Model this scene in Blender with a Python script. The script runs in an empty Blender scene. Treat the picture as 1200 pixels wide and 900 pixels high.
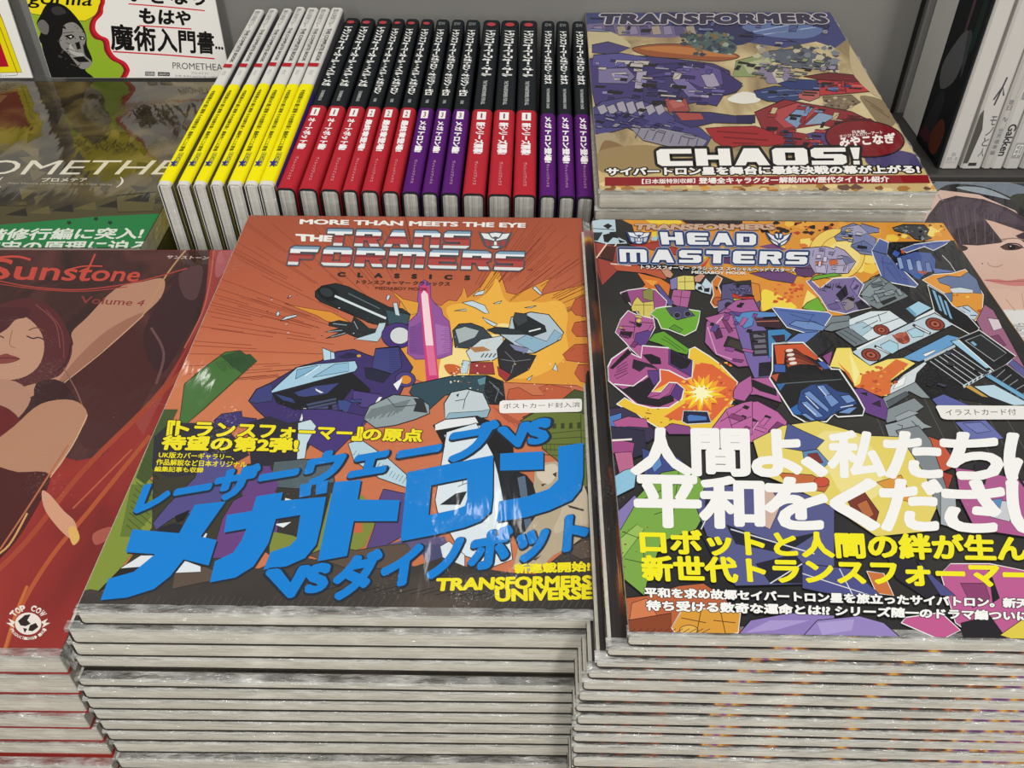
import bpy, bmesh, math, random
from mathutils import Matrix, Vector, noise as mnoise
random.seed(7)
SC = bpy.context.scene
COL = SC.collection
# ---------------------------------------------------------------- camera
PITCH = math.radians(41.25)
FPX = 1080.0
CAMZ = 0.40
cam_d = bpy.data.cameras.new('camera'); cam_d.sensor_width = 36.0; cam_d.lens = FPX / 1200 * 36.0
cam_d.clip_start = 0.01; cam_d.clip_end = 50
cam = bpy.data.objects.new('camera', cam_d); COL.objects.link(cam)
cam.location = (0, 0, CAMZ); cam.rotation_euler = (math.radians(90) - PITCH, 0, 0)
SC.camera = cam
# ---------------------------------------------------------------- light of the shop
SC.view_settings.view_transform = 'Standard'; SC.view_settings.look = 'None'
SC.view_settings.gamma = 1.0; SC.view_settings.use_curve_mapping = False
SC.view_settings.exposure = 0.0
wd = bpy.data.worlds.new('shop_air'); SC.world = wd; wd.use_nodes = True
bg = wd.node_tree.nodes['Background']; bg.inputs[0].default_value = (1.0, 0.98, 0.94, 1); bg.inputs[1].default_value = 0.36
def ceiling_tube(name, loc, sx, sy, watts, rot=(0, 0, 0)):
    d = bpy.data.lights.new(name, 'AREA'); d.shape = 'RECTANGLE'; d.size = sx; d.size_y = sy
    d.energy = watts; d.color = (1.0, 0.965, 0.91)
    o = bpy.data.objects.new(name, d); COL.objects.link(o); o.location = loc; o.rotation_euler = rot
    return o
ceiling_tube('ceiling_tube_light', (-0.75, 0.1, 2.0), 0.10, 2.0, 7)
ceiling_tube('ceiling_tube_light', (0.70, 0.1, 2.0), 0.10, 2.0, 7)
ceiling_tube('ceiling_tube_light', (-0.9, -2.0, 1.75), 0.10, 2.4, 38, (math.radians(50), 0, 0))
ceiling_tube('ceiling_tube_light', (0.9, -2.0, 1.75), 0.10, 2.4, 38, (math.radians(50), 0, 0))
ceiling_tube('ceiling_tube_light', (-1.25, 3.0, 2.05), 0.09, 0.8, 3.0)
ceiling_tube('ceiling_tube_light', (-0.10, 1.85, 2.1), 0.07, 0.30, 0.6)

# ---------------------------------------------------------------- small maths
def ray(u, v):
    a = (u - 600) / FPX; b = (450 - v) / FPX
    return Vector((a, math.cos(PITCH) + b * math.sin(PITCH), -math.sin(PITCH) + b * math.cos(PITCH)))
def at_z(u, v, z):
    r = ray(u, v); t = (z - CAMZ) / r.z
    return Vector((r.x * t, r.y * t, z))
def at_y(u, v, y):
    r = ray(u, v); t = y / r.y
    return Vector((r.x * t, y, CAMZ + r.z * t))
def frame(loc, rot_deg):
    from mathutils import Euler
    rx, ry, rz = [math.radians(a) for a in rot_deg]
    return Matrix.Translation(loc) @ Euler((rx, ry, rz), 'XYZ').to_matrix().to_4x4()
def s2l(c):
    return c / 12.92 if c <= 0.04045 else ((c + 0.055) / 1.055) ** 2.4
def hexrgb(h):
    h = h.lstrip('#')
    return [int(h[i:i + 2], 16) / 255 for i in (0, 2, 4)]
def lin(h, gain=1.0):
    return tuple(min(0.95, s2l(c) * gain) for c in hexrgb(h)) + (1.0,)
# ---------------------------------------------------------------- materials
def film_group():
    g = bpy.data.node_groups.new('clear_film_wrinkles', 'ShaderNodeTree')
    g.interface.new_socket('Normal', in_out='OUTPUT', socket_type='NodeSocketVector')
    n, l = g.nodes, g.links
    out = n.new('NodeGroupOutput'); geo = n.new('ShaderNodeNewGeometry')
    mp = n.new('ShaderNodeMapping'); mp.inputs['Scale'].default_value = (1.0, 0.28, 1.0)
    l.new(geo.outputs['Position'], mp.inputs['Vector'])
    a = n.new('ShaderNodeTexNoise'); a.inputs['Scale'].default_value = 26; a.inputs['Detail'].default_value = 2.0
    b = n.new('ShaderNodeTexNoise'); b.inputs['Scale'].default_value = 230; b.inputs['Detail'].default_value = 1.5
    l.new(mp.outputs[0], a.inputs['Vector']); l.new(mp.outputs[0], b.inputs['Vector'])
    b1 = n.new('ShaderNodeBump'); b1.inputs['Strength'].default_value = 0.35; b1.inputs['Distance'].default_value = 0.004
    b2 = n.new('ShaderNodeBump'); b2.inputs['Strength'].default_value = 0.16; b2.inputs['Distance'].default_value = 0.001
    l.new(a.outputs['Fac'], b1.inputs['Height']); l.new(b.outputs['Fac'], b2.inputs['Height'])
    l.new(b1.outputs['Normal'], b2.inputs['Normal'])
    k = n.new('ShaderNodeTexNoise'); k.inputs['Scale'].default_value = 620; k.inputs['Detail'].default_value = 2.0
    msk = n.new('ShaderNodeTexNoise'); msk.inputs['Scale'].default_value = 22; msk.inputs['Detail'].default_value = 2.0
    l.new(geo.outputs['Position'], k.inputs['Vector']); l.new(geo.outputs['Position'], msk.inputs['Vector'])
    mr = n.new('ShaderNodeMapRange'); mr.inputs[1].default_value = 0.56; mr.inputs[2].default_value = 0.72; mr.inputs[3].default_value = 0.0; mr.inputs[4].default_value = 0.55
    l.new(msk.outputs['Fac'], mr.inputs[0])
    b3 = n.new('ShaderNodeBump'); b3.inputs['Distance'].default_value = 0.0015
    l.new(mr.outputs[0], b3.inputs['Strength']); l.new(k.outputs['Fac'], b3.inputs['Height']); l.new(b2.outputs['Normal'], b3.inputs['Normal'])
    l.new(b3.outputs['Normal'], out.inputs[0])
    return g
FILM = film_group()
def crinkle_group():
    g = bpy.data.node_groups.new('tight_film_crinkles', 'ShaderNodeTree')
    g.interface.new_socket('Normal', in_out='OUTPUT', socket_type='NodeSocketVector')
    n, l = g.nodes, g.links
    out = n.new('NodeGroupOutput'); geo = n.new('ShaderNodeNewGeometry')
    mp = n.new('ShaderNodeMapping'); mp.inputs['Scale'].default_value = (0.35, 1, 1)
    l.new(geo.outputs['Position'], mp.inputs['Vector'])
    a = n.new('ShaderNodeTexNoise'); a.inputs['Scale'].default_value = 190; a.inputs['Detail'].default_value = 3.0
    l.new(mp.outputs[0], a.inputs['Vector'])
    b1 = n.new('ShaderNodeBump'); b1.inputs['Strength'].default_value = 1.0; b1.inputs['Distance'].default_value = 0.006
    l.new(a.outputs['Fac'], b1.inputs['Height']); l.new(b1.outputs['Normal'], out.inputs[0])
    return g
CRINKLE = crinkle_group()
MATS = {}
def principled(name, rough=0.45, coat=0.0, film=None):
    m = bpy.data.materials.new(name); m.use_nodes = True
    p = m.node_tree.nodes['Principled BSDF']
    p.inputs['Roughness'].default_value = rough
    if coat:
        p.inputs['Coat Weight'].default_value = coat; p.inputs['Coat Roughness'].default_value = 0.07
        p.inputs['Specular IOR Level'].default_value = 0.0
        if film:
            g = m.node_tree.nodes.new('ShaderNodeGroup'); g.node_tree = film
            m.node_tree.links.new(g.outputs[0], p.inputs['Coat Normal'])
    return m, p
GAIN = 1.0
def ink(h, kind='film'):
    k = (h, kind)
    if k not in MATS:
        m, p = principled('ink_' + h.strip('#') + '_' + kind, 0.5, 1.0 if kind == 'film' else (0.25 if kind == 'gloss' else 0.0), FILM if kind == 'film' else None)
        p.inputs['Base Color'].default_value = lin(h, GAIN)
        if kind == 'gloss': p.inputs['Coat Roughness'].default_value = 0.25
        MATS[k] = m
    return MATS[k]
def mottled(name, stops, scale=(12, 12, 12), detail=3, dist=0.0, kind='film', rough=0.5, grad=None):
    """printed ground that drifts between the colours in stops: noise in object space, optionally along an axis"""
    m, p = principled(name, rough, 1.0 if kind == 'film' else 0.0, FILM if kind == 'film' else None)
    n, l = m.node_tree.nodes, m.node_tree.links
    tc = n.new('ShaderNodeTexCoord'); mp = n.new('ShaderNodeMapping'); mp.inputs['Scale'].default_value = scale
    tx = n.new('ShaderNodeTexNoise'); tx.inputs['Scale'].default_value = 1.0; tx.inputs['Detail'].default_value = detail
    tx.inputs['Distortion'].default_value = dist
    l.new(tc.outputs['Object'], mp.inputs['Vector']); l.new(mp.outputs[0], tx.inputs['Vector'])
    cr = n.new('ShaderNodeValToRGB'); cr.color_ramp.elements.remove(cr.color_ramp.elements[1])
    cr.color_ramp.elements[0].position = stops[0][0]; cr.color_ramp.elements[0].color = lin(stops[0][1], GAIN)
    for pos, c in stops[1:]:
        e = cr.color_ramp.elements.new(pos); e.color = lin(c, GAIN)
    src = tx.outputs['Fac']
    if grad:                                   # grad = (axis 0/1/2, from, to, share)
        sp = n.new('ShaderNodeSeparateXYZ'); l.new(tc.outputs['Object'], sp.inputs[0])
        mr = n.new('ShaderNodeMapRange'); mr.inputs[1].default_value = grad[1]; mr.inputs[2].default_value = grad[2]
        l.new(sp.outputs[grad[0]], mr.inputs[0])
        mx = n.new('ShaderNodeMix'); mx.inputs[0].default_value = grad[3]
        l.new(tx.outputs['Fac'], mx.inputs[2]); l.new(mr.outputs[0], mx.inputs[3]); src = mx.outputs[0]
    l.new(src, cr.inputs[0]); l.new(cr.outputs[0], p.inputs['Base Color'])
    return m
def paper_edge(name, c0, c1, axis, per_m, film=True, coat=0.6):
    """cut page edges: fine lines across the given axis, behind clear film"""
    m, p = principled(name, 0.6, coat, CRINKLE if film else None)
    n, l = m.node_tree.nodes, m.node_tree.links
    tc = n.new('ShaderNodeTexCoord'); mp = n.new('ShaderNodeMapping')
    sc = [6, 6, 6]; sc[axis] = per_m; mp.inputs['Scale'].default_value = sc
    l.new(tc.outputs['Object'], mp.inputs['Vector'])
    tx = n.new('ShaderNodeTexNoise'); tx.inputs['Scale'].default_value = 1; tx.inputs['Detail'].default_value = 4; tx.inputs['Roughness'].default_value = 0.65
    l.new(mp.outputs[0], tx.inputs['Vector'])
    cr = n.new('ShaderNodeValToRGB'); cr.color_ramp.elements[0].position = 0.33; cr.color_ramp.elements[1].position = 0.68
    cr.color_ramp.elements[0].color = lin(c0); cr.color_ramp.elements[1].color = lin(c1)
    l.new(tx.outputs['Fac'], cr.inputs[0])
    # film haze: soft milky speckle
    ns = n.new('ShaderNodeTexNoise'); ns.inputs['Scale'].default_value = 160; ns.inputs['Detail'].default_value = 3
    mp2 = n.new('ShaderNodeMapping'); mp2.inputs['Scale'].default_value = (0.5, 1, 1)
    l.new(tc.outputs['Object'], mp2.inputs['Vector']); l.new(mp2.outputs[0], ns.inputs['Vector'])
    c2 = n.new('ShaderNodeValToRGB'); c2.color_ramp.elements[0].position = 0.52; c2.color_ramp.elements[1].position = 0.78
    c2.color_ramp.elements[1].color = (0.45, 0.45, 0.45, 1)
    l.new(ns.outputs['Fac'], c2.inputs[0])
    mx = n.new('ShaderNodeMix'); mx.data_type = 'RGBA'; mx.inputs[7].default_value = lin('#eae7dc')
    l.new(c2.outputs[0], mx.inputs[0]); l.new(cr.outputs[0], mx.inputs[6]); l.new(mx.outputs[2], p.inputs['Base Color'])
    return m
def film_material(name, strength=0.5, tint=(0.9, 0.92, 0.92, 1)):
    m = bpy.data.materials.new(name); m.use_nodes = True
    n, l = m.node_tree.nodes, m.node_tree.links; n.clear()
    out = n.new('ShaderNodeOutputMaterial'); mix = n.new('ShaderNodeMixShader')
    tr = n.new('ShaderNodeBsdfTransparent'); tr.inputs[0].default_value = tint
    gl = n.new('ShaderNodeBsdfPrincipled'); gl.inputs['Base Color'].default_value = (0.7, 0.7, 0.68, 1)
    gl.inputs['Roughness'].default_value = 0.12; gl.inputs['Specular IOR Level'].default_value = 0.8
    g = n.new('ShaderNodeGroup'); g.node_tree = CRINKLE; l.new(g.outputs[0], gl.inputs['Normal'])
    geo = n.new('ShaderNodeNewGeometry'); tx = n.new('ShaderNodeTexNoise'); tx.inputs['Scale'].default_value = 90; tx.inputs['Detail'].default_value = 4
    l.new(geo.outputs['Position'], tx.inputs['Vector'])
    cr = n.new('ShaderNodeValToRGB'); cr.color_ramp.elements[0].position = 0.4; cr.color_ramp.elements[1].position = 0.7
    cr.color_ramp.elements[0].color = (strength * 0.35,) * 3 + (1,); cr.color_ramp.elements[1].color = (strength,) * 3 + (1,)
    l.new(tx.outputs['Fac'], cr.inputs[0])
    l.new(cr.outputs[0], mix.inputs[0]); l.new(tr.outputs[0], mix.inputs[1]); l.new(gl.outputs[0], mix.inputs[2])
    l.new(mix.outputs[0], out.inputs[0])
    return m
CLEAR = film_material('clear_shrink_film', 0.65)
def matte(name, h, rough=0.6, bump=0.0, vary=0.06, scale=40):
    m, p = principled(name, rough)
    n, l = m.node_tree.nodes, m.node_tree.links
    tc = n.new('ShaderNodeTexCoord'); tx = n.new('ShaderNodeTexNoise'); tx.inputs['Scale'].default_value = scale; tx.inputs['Detail'].default_value = 3
    l.new(tc.outputs['Object'], tx.inputs['Vector'])
    cr = n.new('ShaderNodeValToRGB'); c = lin(h)
    cr.color_ramp.elements[0].color = tuple(x * (1 - vary) for x in c[:3]) + (1,); cr.color_ramp.elements[1].color = tuple(min(1, x * (1 + vary)) for x in c[:3]) + (1,)
    l.new(tx.outputs['Fac'], cr.inputs[0]); l.new(cr.outputs[0], p.inputs['Base Color'])
    return m
# ---------------------------------------------------------------- objects
def tag(o, label=None, cat=None, group=None, kind=None):
    if label: o['label'] = label
    if cat: o['category'] = cat
    if group: o['group'] = group
    if kind: o['kind'] = kind
    return o
def empty(name, mat, label, cat, group=None):
    o = bpy.data.objects.new(name, None); COL.objects.link(o); o.matrix_world = mat; o.empty_display_size = 0.02
    return tag(o, label, cat, group)
def mesh_obj(name, verts, faces, mats, idx=None, parent=None, smooth=False):
    me = bpy.data.meshes.new(name); me.from_pydata([tuple(v) for v in verts], [], faces)
    for m in mats: me.materials.append(m)
    if idx: me.polygons.foreach_set('material_index', idx)
    if smooth: me.polygons.foreach_set('use_smooth', [True] * len(me.polygons))
    me.update()
    o = bpy.data.objects.new(name, me); COL.objects.link(o)
    if parent: o.parent = parent
    return o
def rbox(x0, x1, y0, y1, z0, z1, r=0.0006, seg=2):
    """bevelled box as verts, faces"""
    bm = bmesh.new(); bmesh.ops.create_cube(bm, size=1)
    for v in bm.verts:
        v.co = Vector(((x0 + x1) / 2 + v.co.x * (x1 - x0), (y0 + y1) / 2 + v.co.y * (y1 - y0), (z0 + z1) / 2 + v.co.z * (z1 - z0)))
    if r: bmesh.ops.bevel(bm, geom=list(bm.edges), offset=r, segments=seg, profile=0.5, affect='EDGES')
    bm.verts.index_update(); V = [v.co.copy() for v in bm.verts]; F = [[v.index for v in f.verts] for f in bm.faces]; bm.free()
    return V, F
def sweep(profile, y0, y1, ny=1, bend=None):
    """closed profile of (x, z) run along y, capped"""
    V, F = [], []; n = len(profile)
    for j in range(ny + 1):
        y = y0 + (y1 - y0) * j / ny
        for (x, z) in profile: V.append(Vector((x, y, z)))
    for j in range(ny):
        for i in range(n):
            a = j * n + i; b = j * n + (i + 1) % n
            F.append([a, b, b + n, a + n])
    F.append(list(range(n - 1, -1, -1))); F.append([ny * n + i for i in range(n)])
    return V, F
def c_profile(w, t, th, r, grow=0.0):
    """cover wrapped round the spine at -x: outer and inner path of a soft-cornered C, z from 0 to t"""
    x0, x1 = -w / 2 - grow, w / 2; z0, z1 = -grow, t + grow
    r = min(r, (z1 - z0) / 2 * 0.95)
    out = [(x1, z1)]
    for k in range(7):
        a = math.pi / 2 * k / 6; out.append((x0 + r - r * math.sin(a), z1 - r + r * math.cos(a)))
    for k in range(7):
        a = math.pi / 2 * k / 6; out.append((x0 + r - r * math.cos(a), z0 + r - r * math.sin(a)))
    out.append((x1, z0))
    ri = max(r - th, 0.0002); xi = x0 + th; zi0 = z0 + th; zi1 = z1 - th
    inn = [(x1, zi0)]
    for k in range(7):
        a = math.pi / 2 * k / 6; inn.append((xi + ri - ri * math.sin(a), zi0 + ri - ri * math.cos(a)))
    for k in range(7):
        a = math.pi / 2 * k / 6; inn.append((xi + ri - ri * math.cos(a), zi1 - ri + ri * math.sin(a)))
    inn.append((x1, zi1))
    return (out + inn)[::-1]
# ---------------------------------------------------------------- lettering
_TX = {}
def glyphs(s, bold=0.0, space=1.0):
    """outline of a line of type as a filled mesh scaled to the unit square; bold in em"""
    k = (s, round(bold, 4), space)
    if k in _TX:
        glyphs.copies = _TX[k][2]; return _TX[k][:2]
    c = bpy.data.curves.new('type', 'FONT'); c.body = s; c.resolution_u = 3; c.space_character = space
    o = bpy.data.objects.new('type', c); COL.objects.link(o)
    e = o.evaluated_get(bpy.context.evaluated_depsgraph_get()); m = e.to_mesh()
    V0 = [(v.co.x, v.co.y) for v in m.vertices]; F0 = [list(p.vertices) for p in m.polygons]
    e.to_mesh_clear(); bpy.data.objects.remove(o); bpy.data.curves.remove(c)
    V, F = [], []
    offs = [(0, 0)] if not bold else [(bold * math.cos(a), bold * math.sin(a)) for a in [math.pi * (2 * i + 1) / (8 if bold < .04 else 16) for i in range(8 if bold < .04 else 16)]]
    if bold > 0.05: offs += [(0, 0)]
    for dx, dy in offs:
        b = len(V); V += [(x + dx, y + dy) for x, y in V0]; F += [[i + b for i in f] for f in F0]
    xs = [v[0] for v in V0]; ys = [v[1] for v in V0]
    ax, ay = min(xs), min(ys); sx = max(max(xs) - ax, 1e-6); sy = max(max(ys) - ay, 1e-6)
    V = [((x - ax) / sx, (y - ay) / sy) for x, y in V]
    _TX[k] = (V, F, len(offs)); glyphs.copies = len(offs); return V, F
# heavy square display letters on a 0..1 grid (each a list of polygons)
BLK = {
 'T': [[(0,1),(1,1),(1,.72),(.68,.72),(.68,0),(.32,0),(.32,.72),(0,.72)]],
 'R': [[(0,1),(.34,1),(.34,0),(0,0)],[(.34,1),(.85,1),(1,.86),(1,.74),(.34,.74)],[(.66,.74),(1,.74),(1,.5),(.84,.4),(.66,.36)],[(.34,.6),(.66,.6),(.66,.36),(.34,.36)],[(.48,.36),(.66,.36),(.84,.4),(1,0),(.64,0)]],
 'A': [[(.3,1),(.72,1),(1,0),(.68,0),(.62,.2),(.36,.2),(.3,0),(0,0)]],
 'N': [[(0,1),(.84,1),(1,.84),(1,0),(.66,0),(.66,.74),(.34,.74),(.34,0),(0,0)]],
 'S': [[(.12,1),(1,1),(1,.76),(.36,.76),(.36,.62),(.88,.62),(1,.5),(1,.12),(.88,0),(0,0),(0,.24),(.64,.24),(.64,.38),(.12,.38),(0,.5),(0,.88)]],
 'F': [[(.12,1),(1,1),(.95,.72),(.36,.72),(.36,.58),(.86,.58),(.8,.34),(.36,.34),(.36,0),(0,0),(0,.88)]],
 'O': [[(.1,1),(.36,1),(.36,0),(.1,0),(0,.12),(0,.88)],[(.64,1),(.9,1),(1,.88),(1,.12),(.9,0),(.64,0)],[(.36,1),(.64,1),(.64,.74),(.36,.74)],[(.36,.26),(.64,.26),(.64,0),(.36,0)]],
 'M': [[(0,1),(.9,1),(1,.88),(1,0),(.76,0),(.76,.74),(.62,.74),(.62,0),(.38,0),(.38,.74),(.24,.74),(.24,0),(0,0)]],
 'E': [[(.1,1),(1,1),(1,.75),(.36,.75),(.36,.62),(.92,.62),(.92,.38),(.36,.38),(.36,.25),(1,.25),(1,0),(.1,0),(0,.12),(0,.88)]],
 'H': [[(0,1),(.34,1),(.34,.62),(.66,.62),(.66,1),(1,1),(1,0),(.66,0),(.66,.36),(.34,.36),(.34,0),(0,0)]],
 'D': [[(0,1),(.34,1),(.34,0),(0,0)],[(.66,1),(.85,1),(1,.84),(1,.16),(.85,0),(.66,0)],[(.34,1),(.66,1),(.66,.74),(.34,.74)],[(.34,.26),(.66,.26),(.66,0),(.34,0)]],
 'C': [[(.12,1),(1,1),(1,.72),(.36,.72),(.36,.28),(1,.28),(1,0),(.12,0),(0,.14),(0,.86)]],
 'U': [[(0,1),(.35,1),(.35,.28),(.65,.28),(.65,1),(1,1),(1,.14),(.88,0),(.12,0),(0,.14)]],
 '!': [[(.1,1),(.9,1),(.7,.32),(.3,.32)], [(.25,.22),(.75,.22),(.75,0),(.25,0)]],
}
def homog(quad):
    """unit square -> quad given TL TR BR BL"""
    (x3, y3), (x2, y2), (x1, y1), (x0, y0) = quad        # 0 = BL, 1 = BR, 2 = TR, 3 = TL
    dx1, dx2, dx3 = x1 - x2, x3 - x2, x0 - x1 + x2 - x3
    dy1, dy2, dy3 = y1 - y2, y3 - y2, y0 - y1 + y2 - y3
    d = dx1 * dy2 - dx2 * dy1
    g = (dx3 * dy2 - dx2 * dy3) / d; h = (dx1 * dy3 - dx3 * dy1) / d
    a, b = x1 - x0 + g * x1, x3 - x0 + h * x3
    c, e = y1 - y0 + g * y1, y3 - y0 + h * y3
    return lambda s, t: ((a * s + b * t + x0) / (g * s + h * t + 1), (c * s + e * t + y0) / (g * s + h * t + 1))
def sm(pts, n=4, closed=True):
    """round a polygon: Catmull-Rom through its points"""
    out = []; N = len(pts)
    for i in range(N if closed else N - 1):
        if closed: p0, p1, p2, p3 = pts[i - 1], pts[i], pts[(i + 1) % N], pts[(i + 2) % N]
        else: p0, p1, p2, p3 = pts[max(i - 1, 0)], pts[i], pts[i + 1], pts[min(i + 2, N - 1)]
        for k in range(n):
            t = k / n
            out.append(tuple(0.5 * (2 * p1[a] + (p2[a] - p0[a]) * t + (2 * p0[a] - 5 * p1[a] + 4 * p2[a] - p3[a]) * t * t + (3 * p1[a] - p0[a] - 3 * p2[a] + p3[a]) * t ** 3) for a in (0, 1)))
    if not closed: out.append(tuple(pts[-1]))
    return out
def ell(cx, cy, rx, ry, n=20, rot=0.0):
    c, s = math.cos(rot), math.sin(rot)
    return [(cx + rx * math.cos(a) * c - ry * math.sin(a) * s, cy + rx * math.cos(a) * s + ry * math.sin(a) * c) for a in [2 * math.pi * i / n for i in range(n)]]
STEP = 5e-7
class Pad:
    """printing on one flat face: collects coloured shapes layer over layer in the face's own plane"""
    def __init__(s, mat, w, h, px=True, kind='film', z0=2e-5):
        s.mat = mat; s.inv = mat.inverted(); s.w, s.h = w, h; s.px = px; s.kind = kind; s.z = z0
        s.sheets = {}; s.cur = None; s.sheet('art')
        s.o = s.inv @ Vector((0, 0, CAMZ))
    def sheet(s, name):
        s.cur = s.sheets.setdefault(name, [[], [], [], {}])
    def loc(s, p):
        if not s.px: return p
        d = s.inv.to_3x3() @ ray(*p); t = -s.o.z / d.z
        return (s.o.x + d.x * t, s.o.y + d.y * t)
    def mi(s, c):
        d = s.cur[3]; m = ink(c, s.kind) if isinstance(c, str) else c
        return d.setdefault(m, len(d))
    def clip(s, P):
        for ax, lim, sg in ((0, s.w / 2, 1), (0, -s.w / 2, -1), (1, s.h / 2, 1), (1, -s.h / 2, -1)):
            lim -= sg * 0.0003
            if not P: return P
            Q = []
            for i in range(len(P)):
                a, b = P[i - 1], P[i]
                ia, ib = sg * a[ax] <= sg * lim, sg * b[ax] <= sg * lim
                if ia != ib:
                    t = (lim - a[ax]) / (b[ax] - a[ax]); Q.append((a[0] + (b[0] - a[0]) * t, a[1] + (b[1] - a[1]) * t))
                if ib: Q.append(b)
            P = Q
        return P
    def raw(s, P, c):
        """P already local"""
        P = s.clip(P)
        if len(P) < 3: return
        A = sum(P[i - 1][0] * P[i][1] - P[i][0] * P[i - 1][1] for i in range(len(P)))
        if abs(A) < 1e-11: return
        if A < 0: P = P[::-1]
        b = len(s.cur[0]); s.cur[0] += [(x, y, s.z) for x, y in P]; s.cur[1].append(list(range(b, b + len(P)))); s.cur[2].append(s.mi(c))
    def poly(s, pts, c, ol=0, oc='#1c1a1e', r=False):
        if r: pts = sm(pts)
        s.z += STEP; s.raw([s.loc(p) for p in pts], c)
        if ol: s.line(list(pts) + [pts[0], pts[1]], ol, oc)
    def polys(s, many, c):
        s.z += STEP
        for pts in many: s.raw([s.loc(p) for p in pts], c)
    def line(s, pts, wd, c, taper=False, r=False):
        if r: pts = sm(pts, 5, False)
        s.z += STEP; n = len(pts); L, R = [], []
        for i in range(n):
            a = pts[max(i - 1, 0)]; b = pts[min(i + 1, n - 1)]
            dx, dy = b[0] - a[0], b[1] - a[1]; q = math.hypot(dx, dy) or 1
            k = wd / 2 * (1 - i / (n - 1) if taper else 1) + (0.0001 if s.px else 0)
            L.append((pts[i][0] - dy / q * k, pts[i][1] + dx / q * k)); R.append((pts[i][0] + dy / q * k, pts[i][1] - dx / q * k))
        for i in range(n - 1):
            s.raw([s.loc(p) for p in (L[i], L[i + 1], R[i + 1], R[i])], c)
    def lines(s, segs, wd, c, taper=False):
        z = s.z + STEP
        for g in segs: s.line(g, wd, c, taper); s.z = z
    def mapped(s, V, F, f, c):
        s.z += STEP; b = len(s.cur[0]); m = s.mi(c)
        nc = glyphs.copies; per = len(V) // nc
        for k, v in enumerate(V):
            x, y = s.loc(f(*v)); x = max(-s.w / 2, min(s.w / 2, x)); y = max(-s.h / 2, min(s.h / 2, y)); s.cur[0].append((x, y, s.z + 1.5e-7 * (k // per)))
        s.z += 1.5e-7 * nc
        for q in F:
            s.cur[1].append([i + b for i in q]); s.cur[2].append(m)
    def text(s, t, quad, c, bold=0.0, ol=0.0, oc='#14120f', space=1.0, shift=None):
        f = homog(quad)
        if shift: V, F = glyphs(t, bold + ol, space); s.mapped(V, F, lambda a, b: (f(a, b)[0] + shift[0], f(a, b)[1] + shift[1]), oc)
        elif ol: V, F = glyphs(t, bold + ol, space); s.mapped(V, F, f, oc)
        V, F = glyphs(t, bold, space); s.mapped(V, F, f, c)
    def chars(s, items, top, bot, c, bold, **kw):
        """single characters between x positions, on a top and a bottom line (each ((x, y), (x, y)))"""
        L = lambda g, x: (x, g[0][1] + (g[1][1] - g[0][1]) * (x - g[0][0]) / (g[1][0] - g[0][0]))
        for ch, x0, x1, *hh in items:
            lo, hi = hh if hh else (0.0, 1.0)
            mixp = lambda x, k: (L(bot, x)[0] * (1 - k) + L(top, x)[0] * k, L(bot, x)[1] * (1 - k) + L(top, x)[1] * k)
            s.text(ch, [mixp(x0, hi), mixp(x1, hi), mixp(x1 + 1.5, lo), mixp(x0 + 1.5, lo)], c, bold, **kw)
    def blocks(s, word, quad, fills, gap=0.12, ol=0.0, oc='#3a3a3e', widths=None, slant=0.0):
        """heavy display word; fills = [(from, to, colour)] bands over the letter height"""
        f = homog(quad); n = len(word); ws = [(widths or {}).get(ch, 1.0) for ch in word]
        tot = sum(ws) + gap * (n - 1); x = 0.0; items = []
        for ch, w in zip(word, ws):
            for P in BLK.get(ch, []):
                items.append([((x + px * w) / tot, py) for px, py in P])
            x += w + gap
        if ol:
            s.z += STEP
            for P in items:
                Q = [f(*p) for p in P]
                for i in range(len(Q)):
                    z = s.z; s.line([Q[i - 1], Q[i]], ol * 2, oc); s.z = z
                    s.raw([s.loc(p) for p in ell(Q[i][0], Q[i][1], ol, ol, 8)], oc)
            s.z += STEP
        for lo, hi, c in fills:
            s.z += STEP
            for P in items:
                T = tess(P)
                for tri in T:
                    q = band(tri, lo, hi)
                    if len(q) > 2: s.raw([s.loc(f(*p)) for p in q], c)
    def build(s, parent, dz=0.0, skip=(), known=None):
        """one mesh per sheet; 'lettering@sticker' hangs the lettering on the sticker"""
        made = dict(known or {})
        for nm, (V, F, I, M) in s.sheets.items():
            if not F or nm in skip: continue
            own, _, on = nm.partition('@')
            made[own] = mesh_obj(own, [(x, y, z + dz) for x, y, z in V], F, list(M.keys()), I, made.get(on, parent))
def tess(P):
    from mathutils.geometry import tessellate_polygon
    return [[P[i] for i in t] for t in tessellate_polygon([[Vector((x, y, 0)) for x, y in P]])]
def band(P, lo, hi):
    for lim, sg in ((lo, -1), (hi, 1)):
        Q = []
        for i in range(len(P)):
            a, b = P[i - 1], P[i]; ia, ib = sg * a[1] <= sg * lim, sg * b[1] <= sg * lim
            if ia != ib:
                t = (lim - a[1]) / (b[1] - a[1]); Q.append((a[0] + (b[0] - a[0]) * t, lim))
            if ib: Q.append(b)
        P = Q
        if not P: return P
    return P
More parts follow.
